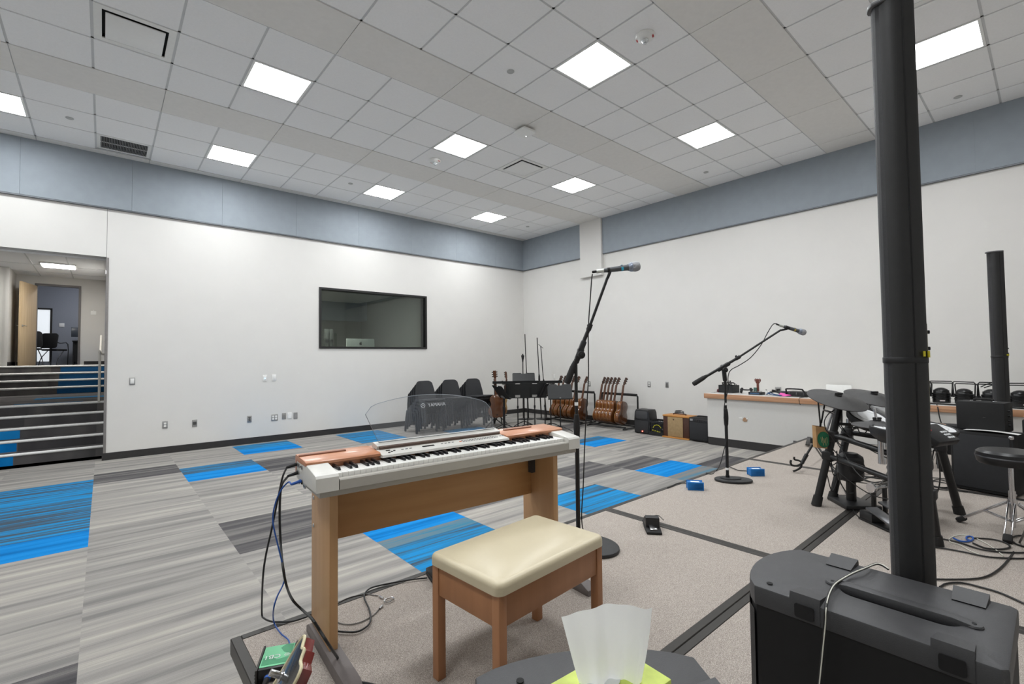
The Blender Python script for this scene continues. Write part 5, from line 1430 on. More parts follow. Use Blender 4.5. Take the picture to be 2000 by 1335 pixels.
# =================================================================== LOUDSPEAKER, CRATE AND AMPLIFIERS ALONG THE WALL
ls = thing('loudspeaker', 'black moulded loudspeaker with red light on the floor beside the guitar rack', 'loudspeaker', (-.74, -4.31, 0), R_(-90))
f = MB()
prof = [(-.165, .0), (.165, 0), (.175, .03), (.178, .26), (.165, .40), (.14, .455), (-.14, .455), (-.165, .40), (-.178, .26), (-.175, .03)]
f.prism(prof, .27, MX((0, .14, .01), (1, 0, 0), (0, 0, 1)), bev=.02, top=None); f.build('cabinet', BLK, ls)
f = MB(); f.prism([(x*.86, z*.86+.02) for x, z in prof if z < .27]+[(-.15, .235)][:0], .008, MX((0, -.132, .012), (1, 0, 0), (0, 0, 1)), bev=.004); f.build('lower_grille', mat('grille_black', '202022', .6, bump=.6, bscale=700), ls)
f = MB(); f.prism(rrect(.27, .15, .04, cy=.355), .006, MX((0, -.133, .01), (1, 0, 0), (0, 0, 1)), bev=.003); f.build('horn', DGREY, ls)
f = MB(); f.prism(rrect(.022, .018, .004), .004, MX((.02, -.142, .055), (1, 0, 0), (0, 0, 1))); o = f.build('power_light', emis('red_led', 'FF4A3C', 3.0), ls); o['label'] = 'glowing red power light'
for sx in (-1, 1): f = MB(); f.box((sx*.12, 0, .006), (.05, .22, .012)); f.build('foot', RUB, ls)
cr = thing('milk_crate', 'black plastic milk crate with yellow printing between loudspeaker and tan amplifier', 'crate', (-.72, -4.625, 0), R_(-90))
f = MB()
f.box((0, 0, .01), (.31, .31, .02))
for s in (-1, 1):
    f.box((s*.15, 0, .26), (.014, .31, .035)); f.box((0, s*.15, .26), (.31, .014, .035)); f.box((s*.15, 0, .04), (.014, .31, .06)); f.box((0, s*.15, .04), (.31, .014, .06))
    for k in range(7):
        f.bar((s*.15, -.14+.0467*k, .03), (s*.15, -.14+.0467*k, .27), .009, .009); f.bar((-.14+.0467*k, s*.15, .03), (-.14+.0467*k, s*.15, .27), .009, .009)
    for sx in (-1, 1):
        for k in range(4): f.bar((-.14, s*.15, .07+.045*k), (.14, s*.15, .12+.045*k), .006, .006)
f.box((0, -.146, .14), (.24, .006, .2))
f.build('basket', BLK, cr, smooth=0)
f = MB()
for k in range(11):
    a = R_(20+k*14); f.bar((.02+.085*math.cos(a), -.153, .13+.075*math.sin(a)), (.02+.085*math.cos(a+.16), -.153, .13+.075*math.sin(a+.16)), .006, .012)
for k in range(7): f.prism([(-.006, -.011), (.006, -.011), (.009, .009), (-.004, .013)], .003, MX((-.075+.025*k, -.1505, .10-.004*k), (1, 0, 0), (0, 0, 1)))
f.build('yellow_print', mat('print_yellow', 'C9C52B', .6), cr)
f = MB()
for k in range(9): f.prism([(-.005, -.008), (.005, -.008), (.005, .008), (-.005, .006)], .003, MX((-.06+.0145*k, -.1505, .052), (1, 0, 0), (0, 0, 1)))
f.build('white_print', WHITE, cr)
TAN = mat('tan_tolex', 'B97F3E', .55, var=.08, bump=.1); BRN = mat('brown_tolex', '47291C', .55, var=.1); GRC = mat('grille_cloth_tan', 'A08762', .8, var=.1, bump=.3, bscale=500)
ta = thing('guitar_amplifier', 'tan and brown combo amplifier with cloth grille standing by the wall', 'amplifier', (-.735, -5.035, 0), R_(-90))
f = MB(); f.box((0, 0, .012), (.53, .36, .024), bev=.006); f.box((0, 0, .40), (.53, .30, .03), bev=.008); f.build('tan_shell', TAN, ta)
f = MB(); f.box((0, 0, .205), (.515, .28, .36), bev=.005); f.build('brown_sides', BRN, ta)
f = MB(); f.box((-.01, -.146, .205), (.30, .012, .355), bev=.004); f.build('grille_cloth', GRC, ta)
f = MB(); f.prism([(0, .016), (.014, 0), (0, -.016), (-.014, 0)], .004, MX((-.04, -.152, .34), (1, 0, 0), (0, 0, 1))); f.build('badge', BRN, ta)
f = MB(); f.tube([(-.12, 0, .415), (-.11, 0, .435), (.11, 0, .435), (.12, 0, .415)], .010, sub=3); f.build('handle', BRN, ta)
cable('black cable coil lying on the tan amplifier', [(-.72+.03*math.cos(a*.9)+.0*a, -5.02-.075*math.cos(a), .438+.004*a+.02*max(0, math.sin(a))) for a in [k*.55 for k in range(22)]], .006)
ba = thing('guitar_amplifier', 'black combo amplifier partly hidden by the white cabinet end', 'amplifier', (-.76, -5.50, 0), R_(-90))
f = MB(); f.box((0, 0, .215), (.36, .34, .40), bev=.012); f.build('cabinet', BLKF, ba)
f = MB(); f.box((0, -.172, .19), (.33, .008, .30), bev=.004); f.build('grille', mat('grille_charcoal', '26272A', .8, bump=.3, bscale=600), ba)
f = MB(); f.box((0, -.168, .375), (.34, .014, .055), bev=.003); f.build('control_panel', mat('panel_dark', '2F2E30', .4), ba)
f = MB(); f.box((-.13, -.1765, .378), (.05, .003, .035)); f.build('badge', STEEL, ba)
f = MB()
for k in range(5): f.cyl((-.06+.04*k, -.175, .375), (-.06+.04*k, -.186, .375), .009)
f.build('knobs', BLK, ba)
f = MB(); f.tube([(-.1, 0, .415), (-.09, 0, .432), (.09, 0, .432), (.1, 0, .415)], .010, sub=3); f.build('handle', RUB, ba)
for sx in (-1, 1): f = MB(); f.cyl((sx*.14, .0, 0), (sx*.14, 0, .018), .02); f.build('foot', RUB, ba)

# =================================================================== ELECTRONIC DRUM KIT
CYM = mat('cymbal_rubber', '3E3D3D', .6, var=.05, bump=.08)
HEAD = mat('drum_head_white', 'E4E5E6', .55, var=.01)
O_ = Vector((-4.35, -8.70, ZS))
dk_ = thing('electronic_drum_kit', 'black electronic drum kit on a tube rack with white mesh pads', 'drum kit', O_)
def LD(p): return Vector(p)-O_
def dpart(name, m, fn, label=None, parent=None, smooth=35):
    f = MB(); fn(f); o = f.build(name, m, parent or dk_, smooth=smooth)
    if label: o['label'] = label
    return o
FL = [(-4.477, -8.319, ZS), (-4.219, -8.359, ZS), (-4.82, -9.08, ZS), (-3.94, -9.10, ZS)]
TP = [(-4.310, -8.452, 1.075), (-4.095, -8.468, .93), (-4.83, -9.03, .92), (-4.02, -9.00, .90)]
for a, b in zip(FL, TP):
    pa, pb = LD(a), LD(b)
    o = dpart('leg', BLKM, lambda f: f.cyl(pa, pb, .027, seg=18))
    dpart('rubber_foot', RUB, lambda f: f.cyl(pa, pa+(pb-pa)*.10, .036, .033, seg=18), parent=o)
def at_(a, b, z):
    a, b = Vector(a), Vector(b); return a+(b-a)*((z-a.z)/(b.z-a.z))
def clamp(f, p): f.box(LD(p), (.075, .075, .07), bev=.014)
bars = [(at_(FL[0], TP[0], .86), at_(FL[2], TP[2], .80)), (at_(FL[0], TP[0], .70), at_(FL[2], TP[2], .62)), (at_(FL[0], TP[0], .84), at_(FL[1], TP[1], .84)), (at_(FL[1], TP[1], .86), at_(FL[3], TP[3], .80)), (at_(FL[0], TP[0], .66), at_(FL[1], TP[1], .66))]
for a, b in bars:
    A, B = LD(a), LD(b)
    dpart('rack_tube', BLKM, lambda f: f.cyl(A, B, .020, seg=16))
for a, b in bars[:4]:
    for p in (a, b): dpart('rack_clamp', BLK, lambda f: clamp(f, p))
def cymbal(c, r, nrm, name, post):
    c = LD(c); n_ = Vector(nrm).normalized()
    o = dpart(name, CYM, lambda f: f.lathe([(0, .012), (.02, .016), (r*.28, .014), (r*.34, .006), (r*.97, -.014), (r, -.018), (r*.98, -.024), (r*.3, -.012), (0, -.010)], c, n_, seg=48))
    dpart('wing_nut', BLK, lambda f: (f.cyl(c+n_*.01, c+n_*.028, .024), f.bar(c+n_*.034-Vector((.02, -.02, 0)), c+n_*.034+Vector((.02, -.02, 0)), .014, .014, .004)), parent=o)
    P_ = LD(post)
    dpart('cymbal_arm', CHROME, lambda f: (f.cyl(P_, c-n_*.02, .009), f.cyl(P_-Vector((0, 0, .12)), P_+Vector((0, 0, .04)), .024)))
    return o
C1 = [(-4.468,-8.487,1.170)][0]; C2 = [(-3.949,-8.606,1.157)][0]; C3 = [(-4.670,-8.769,1.021)][0]
cymbal(C1, .205, (-.16, -.30, .94), 'cymbal_pad', TP[0])
cymbal(C2, .205, (-.14, -.26, .95), 'cymbal_pad', TP[1])
o = cymbal(C3, .15, (-.02, -.03, 1), 'hi_hat_pad', (C3[0]+.01, C3[1]-.02, .86))
dpart('hi_hat_rod', CHROME, lambda f: f.cyl(LD(C3), LD(C3)+Vector((-.012, .01, .10)), .008))
def pad(c, r, h, nrm, post):
    c = LD(c); n_ = Vector(nrm).normalized()
    o = dpart('drum_pad', BLK, lambda f: f.lathe([(0, -h), (r*.7, -h), (r*1.0, -h*.5), (r*1.06, -.01), (r*1.06, .012), (r*.97, .016), (r*.90, .008)], c, n_, seg=36))
    dpart('drum_head', HEAD, lambda f: f.lathe([(r*.91, .009), (r*.5, .011), (0, .012)], c, n_, seg=36), 'white mesh head', o)
    dpart('head_ring', mat('ring_grey', 'B9BABB', .5), lambda f: f.lathe([(r*.55, .0115), (r*.57, .0125), (r*.59, .0115)], c, n_, seg=36), parent=o)
    dpart('pad_arm', BLKM, lambda f: f.cyl(LD(post), c-n_*h, .012))
pad([(-4.323,-8.646,1.017)][0], .135, .07, (-.22, -.38, .9), at_(FL[0], TP[0], .95))
pad([(-3.801,-8.661,1.001)][0], .135, .07, (-.16, -.42, .89), at_(FL[1], TP[1], .88))
pad([(-3.796,-8.967,0.913)][0], .13, .07, (-.10, -.20, .97), at_(FL[3], TP[3], .86))
pad([(-4.783,-8.908,0.991)][0], .15, .08, (.02, -.10, .99), at_(FL[2], TP[2], .88))
MD = Matrix.Translation(LD([(-4.373,-9.050,0.951)][0])) @ Matrix.Rotation(R_(-18), 4, 'Z') @ Matrix.Rotation(R_(35), 4, 'X')
o = dpart('sound_module', BLK, lambda f: f.box(MD @ Vector((0, 0, -.02)), (.26, .17, .05), bev=.012, rot=MD.to_3x3().to_4x4()))
dpart('module_buttons', mat('button_light', 'D3D5D6', .5), lambda f: [f.box(MD @ Vector((.03+.026*(k % 3), -.055+.026*(k//3), .007)), (.018, .016, .006), bev=.002, rot=MD.to_3x3().to_4x4()) for k in range(9)], parent=o)
dpart('module_dial', mat('dial_red', '8E2A2A', .4), lambda f: f.cyl(MD @ Vector((-.075, .03, 0)), MD @ Vector((-.075, .03, .016)), .018), parent=o)
MS_ = [([(-4.567,-8.462,1.062)][0], [(-4.609,-8.427,1.082)][0])]
dpart('clamp_lever', CHROME, lambda f: f.cyl(LD([(-4.526,-8.471,1.055)][0]), LD([(-4.589,-8.418,1.080)][0]), .010, .006))
dpart('support_rod', mat('rod_grey', '8C8D92', .35, metal=.4), lambda f: f.cyl(LD([(-4.421,-8.459,1.110)][0]), LD([(-4.473,-8.405,0.901)][0]), .008))
# cable loom of the kit
random.seed(11)
def loom(f):
    for k in range(9):
        a = LD(at_(FL[0], TP[0], .62+.05*k)); b = LD(at_(FL[2], TP[2], .58+.03*k)) if k % 2 else LD(at_(FL[1], TP[1], .55+.04*k))
        m_ = (a+b)/2+Vector((random.uniform(-.05, .05), random.uniform(-.05, .05), -random.uniform(.06, .2)))
        f.tube([a, a*.7+m_*.3-Vector((0, 0, .03)), m_, b*.7+m_*.3-Vector((0, 0, .03)), b], .0038, seg=5)
    f.tube([LD(p) for p in [(-4.544,-8.484,1.081),(-4.579,-8.452,1.051),(-4.602,-8.430,0.996),(-4.592,-8.435,0.933),(-4.565,-8.457,0.886),(-4.541,-8.476,0.839)]], .0038, seg=5)
    f.tube([LD(p) for p in [(-4.418,-8.588,0.970),(-4.394,-8.606,0.903),(-4.364,-8.632,0.903),(-4.344,-8.651,0.941),(-4.328,-8.662,0.890)]], .0038, seg=5)
    f.tube([LD(p) for p in [(-4.764,-8.546,0.809),(-4.757,-8.548,0.717),(-4.753,-8.547,0.624)]+[(-3.584,-8.252,0.312),(-3.862,-8.360,0.312),(-4.266,-8.494,0.312),(-4.519,-8.592,0.312),(-4.633,-8.667,0.312),(-4.632,-8.697,0.312)]], .0042, seg=5)
    f.tube([LD(p) for p in [(-4.753,-8.548,0.643),(-4.736,-8.560,0.569),(-4.701,-8.587,0.505),(-4.668,-8.616,0.505)]], .0042, seg=5)
    f.tube([LD(p) for p in [(-4.356,-9.034,0.829),(-4.341,-9.043,0.750),(-4.332,-9.047,0.660),(-4.336,-9.040,0.571),(-4.357,-9.018,0.492),(-4.378,-8.998,0.446)]], .0045, seg=5)
    f.tube([LD(p) for p in [(-4.367,-9.024,0.830),(-4.379,-9.009,0.733),(-4.392,-8.995,0.661)]], .0045, seg=5)
dpart('cable_loom', CABLE, loom)
o = dpart('headphone_jack_lead', mat('lead_white', 'BDBDBA', .5), lambda f: f.tube([LD(p) for p in [(-4.353,-9.036,0.829),(-4.361,-9.028,0.786),(-4.376,-9.012,0.733),(-4.381,-9.006,0.697)]], .003, seg=5))

# bass drum tower and pedals on the stage
kt = thing('kick_pad_tower', 'black kick drum pad tower on a flat base under the drum rack', 'drum pad', (-4.262, -8.515, ZS+.001), R_(-45))
f = MB(); f.prism([(-.13, -.13), (.13, -.13), (.11, .15), (.06, .18), (-.06, .18), (-.11, .15)], .035, bev=.010); f.build('base_plate', BLK, kt)
f = MB(); f.cyl((0, .02, .03), (0, .02, .24), .034, seg=20); f.build('post', BLKM, kt)
f = MB(); f.lathe([(0, .19), (.06, .19), (.085, .205), (.09, .24), (.09, .36), (.085, .385), (.05, .41), (0, .41)], (0, .02, 0), seg=28); f.build('pad_body', BLK, kt)
f = MB(); f.cyl((0, -.066, .31), (0, -.074, .31), .055, seg=28); f.build('strike_pad', RUB, kt)
f = MB()
for k, (x, w_) in enumerate(((-.03, .006), (-.012, .008), (.006, .008), (.024, .006))): f.prism([(x, .06), (x+w_, .06), (x+w_-.01, .10), (x-.01, .10)], .0008, Matrix.Translation((.05, .03, .0352)))
f.build('base_mark', mat('mark_grey', 'A9A9A9', .5), kt)
def foot_pedal(name, label, loc, rz, beater=True):
    p = thing(name, label, 'pedal', loc, rz)
    f = MB(); f.box((0, 0, .008), (.10, .30, .016), bev=.004); f.build('base_plate', BLKM, p)
    f = MB(); f.box((0, -.03, .07), (.085, .24, .014), bev=.004, rot=Matrix.Rotation(R_(14), 4, 'X')); f.build('foot_board', mat('pedal_steel', '6E6E70', .35, metal=.7), p)
    if beater:
        for s in (-1, 1):
            f = MB(); f.bar((s*.05, .11, .01), (s*.05, .11, .21), .022, .03, .006); f.build('post', BLKM, p)
        f = MB(); f.cyl((-.06, .11, .20), (.06, .11, .20), .012); f.lathe([(.0, -.012), (.036, -.012), (.038, 0), (.036, .012), (0, .012)], (-.065, .11, .20), (1, 0, 0)); f.build('cam_wheel', CHROME, p)
        f = MB(); f.cyl((0, .11, .20), (0, .02, .36), .005); f.cyl((-.03, .0, .37), (.03, .0, .37), .022); f.build('beater', STEEL, p)
    else:
        f = MB(); f.prism([(-.05, .02), (.05, .02), (.045, .14), (-.045, .14)], .06, Matrix.Translation((0, 0, .012)), bev=.008); f.build('housing', BLK, p)
    f = MB(); f.cyl((.045, .02, .016), (.045, .02, .05), .005); f.sph((.045, .02, .054), .008); f.build('spring', CHROME, p)
    return p
foot_pedal('kick_pedal', 'black and chrome kick pedal in front of the pad tower', (-4.42, -8.80, ZS+.001), R_(-30))
foot_pedal('hi_hat_pedal', 'black hi-hat control pedal on the stage beside the tall column', (-4.66, -8.77, ZS+.001), R_(-40), False)

# drum throne
th = thing('drum_throne', 'round black drum throne with chrome tripod at the right edge', 'stool', (-4.19, -9.385, ZS))
f = MB(); f.lathe([(0, .455), (.155, .455), (.165, .465), (.172, .50), (.168, .53), (.15, .545), (.0, .548)], seg=40); f.build('seat', mat('black_vinyl', '19191B', .35, var=.05), th)
f = MB(); f.lathe([(.172, .497), (.1745, .503), (.172, .509)], seg=40); f.build('piping', mat('piping_grey', '3E3E42', .4), th)
f = MB(); f.cyl((0, 0, .04), (0, 0, .46), .013); f.cyl((0, 0, .10), (0, 0, .28), .018); f.cyl((0, 0, .19), (0, 0, .225), .026); f.build('column', CHROME, th)
ft = [(-4.167-.0, -9.169, 0), (-4.60, -9.36, 0), (-3.95, -9.60, 0)]
for k, q in enumerate(ft):
    v = Vector((q[0]+4.19, q[1]+9.385, 0)); v = v.normalized()*.27
    sd = Vector((-v.y, v.x, 0)).normalized()*.016
    f = MB()
    for s in (-1, 1): f.bar(Vector((0, 0, .20))+sd*s+v*.1, v*.93+Vector((0, 0, .035))+sd*s, .007, .016, .002); f.bar(Vector((0, 0, .075))+sd*s*.6, v*.5+Vector((0, 0, .115))+sd*s*.6, .006, .012, .002)
    o = f.build('leg', CHROME, th)
    f = MB(); f.bar(v*.86+Vector((0, 0, .042)), v*1.04+Vector((0, 0, .010)), .045, .035, .010); f.build('rubber_foot', RUB, o)
# hanging paper bag
KR = mat('kraft_paper', 'B08A5E', .8, var=.1, scale=18, bump=.2, bscale=40)
bgp = [(-4.530,-8.331,0.939),(-4.456,-8.394,0.930),(-4.457,-8.386,0.760),(-4.509,-8.342,0.777)]
B0 = Vector(bgp[0])
bg = thing('paper_bag', 'small brown paper bag with green round print hanging below the left cymbal', 'bag', ((Vector(bgp[2])+Vector(bgp[3]))/2))
bl = bg.location
ex = (Vector(bgp[1])-Vector(bgp[0])).normalized(); ez = Vector((0, 0, 1)); ey = ez.cross(ex)
f = MB(); w0, h0 = .050, .168
f.mesh([tuple(ex*a+ey*b+ez*c) for a, b, c in [(-w0*.8, -.02, 0), (w0*.8, -.02, 0), (w0*.8, .03, 0), (-w0*.8, .03, 0), (-w0, -.026, h0), (w0, -.026, h0*.97), (w0*.9, .02, h0), (-w0*.95, .022, h0*1.02)]], [(0, 1, 5, 4), (1, 2, 6, 5), (2, 3, 7, 6), (3, 0, 4, 7), (0, 3, 2, 1)])
f.build('bag', KR, bg, smooth=0)
GRN = mat('print_green', '1F6B4A', .7, var=.1)
Mb = Matrix((ex, ez, -ey)).transposed().to_4x4()
f = MB(); f.prism([(min(.052, .010+.050*math.cos(R_(a))), .070+.062*math.sin(R_(a))) for a in range(0, 360, 15)], .001, Mb @ Matrix.Translation((0, 0, .0262)) @ Matrix.Rotation(R_(0), 4, 'X')); f.build('green_print', GRN, bg)
f = MB()
for k in range(5): f.bar(ex*(-.014+.012*k)+ez*(.085+.006*math.sin(k*2))-ey*.0278, ex*(-.004+.010*k)+ez*(.035+.01*math.cos(k*3))-ey*.0278, .004, .0015)
f.build('pale_strokes', mat('print_tan', 'C9B083', .7), bg)
f = MB()
f.tube([ez*h0-ex*.0+Vector((0, 0, -.01)), ez*(h0+.05)+ex*.010], .004, seg=6)
f.bar(ez*(h0-.0)+ex*.004, Vector([(-4.484,-8.372,0.979)][0])-bl, .012, .008)
f.bar(Vector([(-4.487,-8.369,0.963)][0])-bl, Vector([(-4.548,-8.377,1.137)][0])-bl, .011, .008, .002); f.bar(Vector([(-4.481,-8.374,0.963)][0])-bl, Vector([(-4.508,-8.411,1.129)][0])-bl, .011, .008, .002)
f.build('hanging_strap', BLKM, bg)
# folding guitar stand lying open on the stage
G0 = Vector((-3.25, -7.86, ZS))
gf = thing('guitar_stand', 'black folding guitar stand with hooked cradle on the stage left of the drums', 'guitar stand', G0)
def lg(pts): return [Vector(p)-G0 for p in pts]
J = [(-3.323,-7.962,0.647),(-3.322,-7.960,0.590),(-3.379,-7.905,0.461),(-3.402,-7.882,0.399)]
f = MB(); q = lg(J); f.cyl(q[0]+Vector((0, 0, .01)), q[0]-Vector((0, 0, .04)), .022); f.cyl(q[1], q[2], .011); f.cyl(q[2]+(q[1]-q[2])*.25, q[3], .019, .016); f.build('spine', BLKM, gf)
f = MB(); f.tube(lg([(-3.402,-7.882,0.399),(-3.441,-7.848,0.378),(-3.476,-7.817,0.384),(-3.488,-7.808,0.410),(-3.485,-7.812,0.436)]), .010); f.build('lower_hook', RUB, gf)
f = MB(); f.tube(lg([(-3.319,-7.875,0.390),(-3.359,-7.841,0.417),(-3.391,-7.814,0.428),(-3.395,-7.811,0.454)]), .009); f.build('upper_hook', RUB, gf)
f = MB(); f.tube(lg([(-3.402,-7.882,0.399),(-3.409,-7.874,0.362),(-3.436,-7.850,0.337)]+[(-3.451,-7.816,0.318)]), .010); f.build('front_foot', RUB, gf)
f = MB(); f.tube(lg([(-3.319,-7.965,0.647)]+[(-3.485,-8.227,0.318)]), .009, smooth=False); f.build('rear_leg', BLKM, gf)
f = MB(); f.tube(lg([(-3.311,-7.944,0.628)]+[(-2.505,-7.809,0.318)]), .009, smooth=False); f.build('side_leg', BLKM, gf)
# clear packaging and strap on the stage edge near the counter
ps = thing('metal_bracket', 'small metal bracket and strap lying at the stage edge near the paper bag', 'bracket', (-1.6, -7.45, ZS))
f = MB(); f.tube([(-.25, -.08, .012), (-.1, -.18, .012), (.1, -.12, .014), (.2, .0, .012), (.05, .05, .012)], .008, sub=4); f.build('frame', STEEL, ps)
f = MB(); f.bar((-.28, -.02, .03), (.25, .12, .05), .05, .014, .004); f.build('strap', BLKM, ps)
# dark caster frame on the floor beyond the stage edge
cf = thing('cart_handle', 'dark tubular cart handle on the floor between the stage and the cabinet', 'cart', (-1.12, -7.12, 0))
f = MB(); f.tube([(0, .06, .02), (0, .06, .23), (0, -.30, .23), (0, -.30, .02)], .018, smooth=False); f.box((0, -.12, .03), (.06, .42, .04), bev=.008); f.build('frame', DGREY, cf)
f = MB(); f.bar((0, .0, .10), (0, -.24, .20), .02, .02); f.build('brace', DGREY, cf)

# =================================================================== AMPLIFIER STACK
CABR = R_(90+12-180)
cbx = thing('speaker_cabinet', 'large black speaker cabinet with metal corners on the stage behind the throne', 'speaker cabinet', (-2.935, -9.19, ZS), R_(-12))
CW_, CD_, CH_ = .30, .40, .505
f = MB(); f.box((0, 0, CH_/2+.01), (CW_, CD_, CH_), bev=.010); f.build('cabinet', BLKF, cbx)
f = MB(); f.box((-CW_/2-.003, 0, CH_/2+.01), (.008, CD_-.04, CH_-.05), bev=.003); f.build('face', mat('grille_charcoal', '26272A', .8, bump=.3, bscale=600), cbx)
f = MB()
for sy in (-1, 1):
    for z in (.03, CH_-.01):
        f.box((-CW_/2+.012, sy*(CD_/2-.012), z), (.034, .034, .034), bev=.012)
f.build('corner_caps', CHROME, cbx)
for sx in (-1, 1): f = MB(); f.box((sx*.1, 0, .006), (.04, CD_*.8, .012)); f.build('foot', RUB, cbx)
ah = thing('amplifier_head', 'black boxy amplifier with top handle standing on the large speaker cabinet', 'amplifier', (-2.90, -9.175, ZS+CH_+.016), R_(-12))
f = MB(); f.box((0, 0, .125), (.20, .315, .25), bev=.010); f.build('cabinet', BLKF, ah)
f = MB(); f.tube([(0, -.06, .252), (0, -.05, .268), (0, .05, .268), (0, .06, .252)], .011, sub=3); f.build('handle', RUB, ah)
f = MB(); f.box((0, -.07, .253), (.02, .03, .006), bev=.002); f.box((0, .07, .253), (.02, .03, .006), bev=.002); f.build('handle_brackets', CHROME, ah)
f = MB()
for z in (.06, .1, .14, .18): f.cyl((-.02, -.158, z), (-.02, -.172, z), .009)
f.build('knobs', BLK, ah)
f = MB(); f.box((-.1015, -.03, .12), (.003, .018, .007)); f.build('badge', CHROME, ah)
ppr = thing('paper_sheet', 'white paper sheet lying on the front of the large speaker cabinet', 'paper', (-3.035, -9.21, ZS+CH_+.016), R_(-12))
f = MB()
vs = []; fs = []
for j in range(5):
    for i in range(9):
        u, v = i/8, j/4
        vs.append((-.055+.085*v, -.19+.34*u, .004+.010*math.sin(u*3.1)+.004*v*0))
for j in range(4):
    for i in range(8): a = j*9+i; fs.append((a, a+1, a+10, a+9))
f.mesh(vs, fs); f.build('sheet', WHITE, ppr, smooth=60)
sc2 = thing('speaker_cabinet', 'black speaker cabinet behind the amplifier at the right edge of the picture', 'speaker cabinet', (-2.52, -9.62, ZS), R_(-6))
f = MB(); f.box((0, 0, .31), (.36, .42, .60), bev=.012); f.build('cabinet', BLKF, sc2)
f = MB(); f.box((-.183, 0, .31), (.006, .37, .55)); f.build('grille', mat('grille_charcoal', '26272A', .8), sc2)
for sx in (-1, 1): f = MB(); f.box((sx*.13, 0, .006), (.04, .36, .012)); f.build('foot', RUB, sc2)
# small wooden stool behind the pads
ws = thing('wooden_stool', 'small wooden topped stool glimpsed behind the drum pads', 'stool', (-2.25, -8.72, ZS))
f = MB(); f.lathe([(0, .44), (.13, .44), (.135, .45), (.13, .465), (0, .466)]); f.build('seat', OAK, ws)
for a in (45, 135, 225, 315):
    f = MB(); f.cyl((.08*math.cos(R_(a)), .08*math.sin(R_(a)), .44), (.13*math.cos(R_(a)), .13*math.sin(R_(a)), 0), .014); f.build('leg', BLKM, ws)
# red and black case at the right edge
rc = thing('instrument_case', 'black case with red panel just entering the picture at the right edge', 'case', (-5.02, -9.545, ZS+.001), R_(20))
f = MB(); f.box((0, 0, .10), (.16, .12, .19), bev=.012); f.build('shell', BLK, rc)
f = MB(); f.box((-.02, .0, .11), (.08, .126, .12), bev=.004); f.build('red_panel', mat('red_panel', 'B3352E', .5), rc)

# =================================================================== FLOOR CABLES AT THE RIGHT
cable('thick black cable curving past the speaker column up to the right edge', [(-5.457,-9.121,0.312),(-5.390,-9.190,0.312),(-5.284,-9.279,0.312),(-5.177,-9.329,0.312),(-4.989,-9.367,0.312),(-4.728,-9.395,0.312),(-4.396,-9.419,0.312)]+[(-5.507,-9.485,0.676)], .005)
cable('black cable arching behind the subwoofer to the right edge', [(-5.527,-9.178,0.312),(-5.449,-9.197,0.312),(-5.384,-9.249,0.312),(-5.377,-9.314,0.312),(-5.389,-9.388,0.312),(-5.453,-9.474,0.312)], .005)
cable('upper black floor cable running under the throne', [(-4.687,-8.988,0.312),(-4.683,-9.063,0.312),(-4.678,-9.160,0.312),(-4.726,-9.267,0.312),(-4.689,-9.362,0.312),(-4.601,-9.453,0.312)], .005)
cable('lower black floor cable running under the throne', [(-4.925,-9.022,0.312),(-4.874,-9.110,0.312),(-4.855,-9.200,0.312),(-4.845,-9.307,0.312),(-4.767,-9.407,0.312),(-4.714,-9.456,0.312)], .005)
cable('looped black cable below the throne leg', [(-4.517,-9.216,0.312),(-4.458,-9.305,0.312),(-4.481,-9.363,0.312),(-4.555,-9.382,0.312),(-4.637,-9.349,0.312),(-4.683,-9.286,0.312),(-4.631,-9.226,0.312)], .005)
cable('black cable curl at the right edge beside the throne', [(-4.222,-9.441,0.312),(-4.267,-9.399,0.312),(-4.364,-9.380,0.312),(-4.458,-9.406,0.312),(-4.483,-9.448,0.312)], .005)
cable('thin white cable on the stage between drum legs and throne', [(-4.828,-9.268,0.310),(-4.795,-9.228,0.310),(-4.725,-9.176,0.310),(-4.702,-9.131,0.310),(-4.642,-9.118,0.310),(-4.547,-9.134,0.310),(-4.487,-9.165,0.310),(-4.487,-9.214,0.310),(-4.566,-9.278,0.310),(-4.663,-9.328,0.310),(-4.754,-9.365,0.310)], .0028, mat('cord_white', 'D9D8CC', .5))
cable('blue cable tie end on the stage near the throne', [(-4.607,-9.133,0.312),(-4.645,-9.168,0.312),(-4.621,-9.201,0.312),(-4.552,-9.219,0.312),(-4.496,-9.212,0.312),(-4.506,-9.191,0.312),(-4.569,-9.192,0.312),(-4.591,-9.218,0.312)], .005, BLUC)
for k, (pts, lab) in enumerate([([(-3.064,-8.120,0.312),(-3.041,-8.288,0.312),(-2.961,-8.477,0.312),(-2.800,-8.684,0.312),(-2.716,-8.896,0.312)], 'black cable on the stage behind the drum legs, farthest'),
                   ([(-3.370,-8.198,0.312),(-3.184,-8.320,0.312),(-3.103,-8.504,0.312),(-2.910,-8.738,0.312),(-2.919,-8.952,0.312)], 'black cable on the stage behind the drum legs, second'),
                   ([(-3.451,-8.226,0.312),(-3.425,-8.451,0.312),(-3.311,-8.653,0.312),(-3.232,-8.886,0.312),(-3.147,-9.073,0.312)], 'black cable on the stage behind the drum legs, nearest'),
                   ([(-3.283,-8.334,0.312),(-3.361,-8.438,0.312),(-3.272,-8.497,0.312),(-3.069,-8.536,0.312),(-3.026,-8.469,0.312),(-3.137,-8.391,0.312),(-3.303,-8.366,0.312)], 'small cable coil under the drum rack'),
                   ([(-2.995,-8.808,0.312),(-2.808,-8.834,0.312),(-2.836,-8.909,0.312),(-2.979,-8.965,0.312),(-3.137,-8.908,0.312),(-3.109,-8.843,0.312)], 'cable coil on the stage right of the tall column')]):
    cable(lab, pts, .0045)

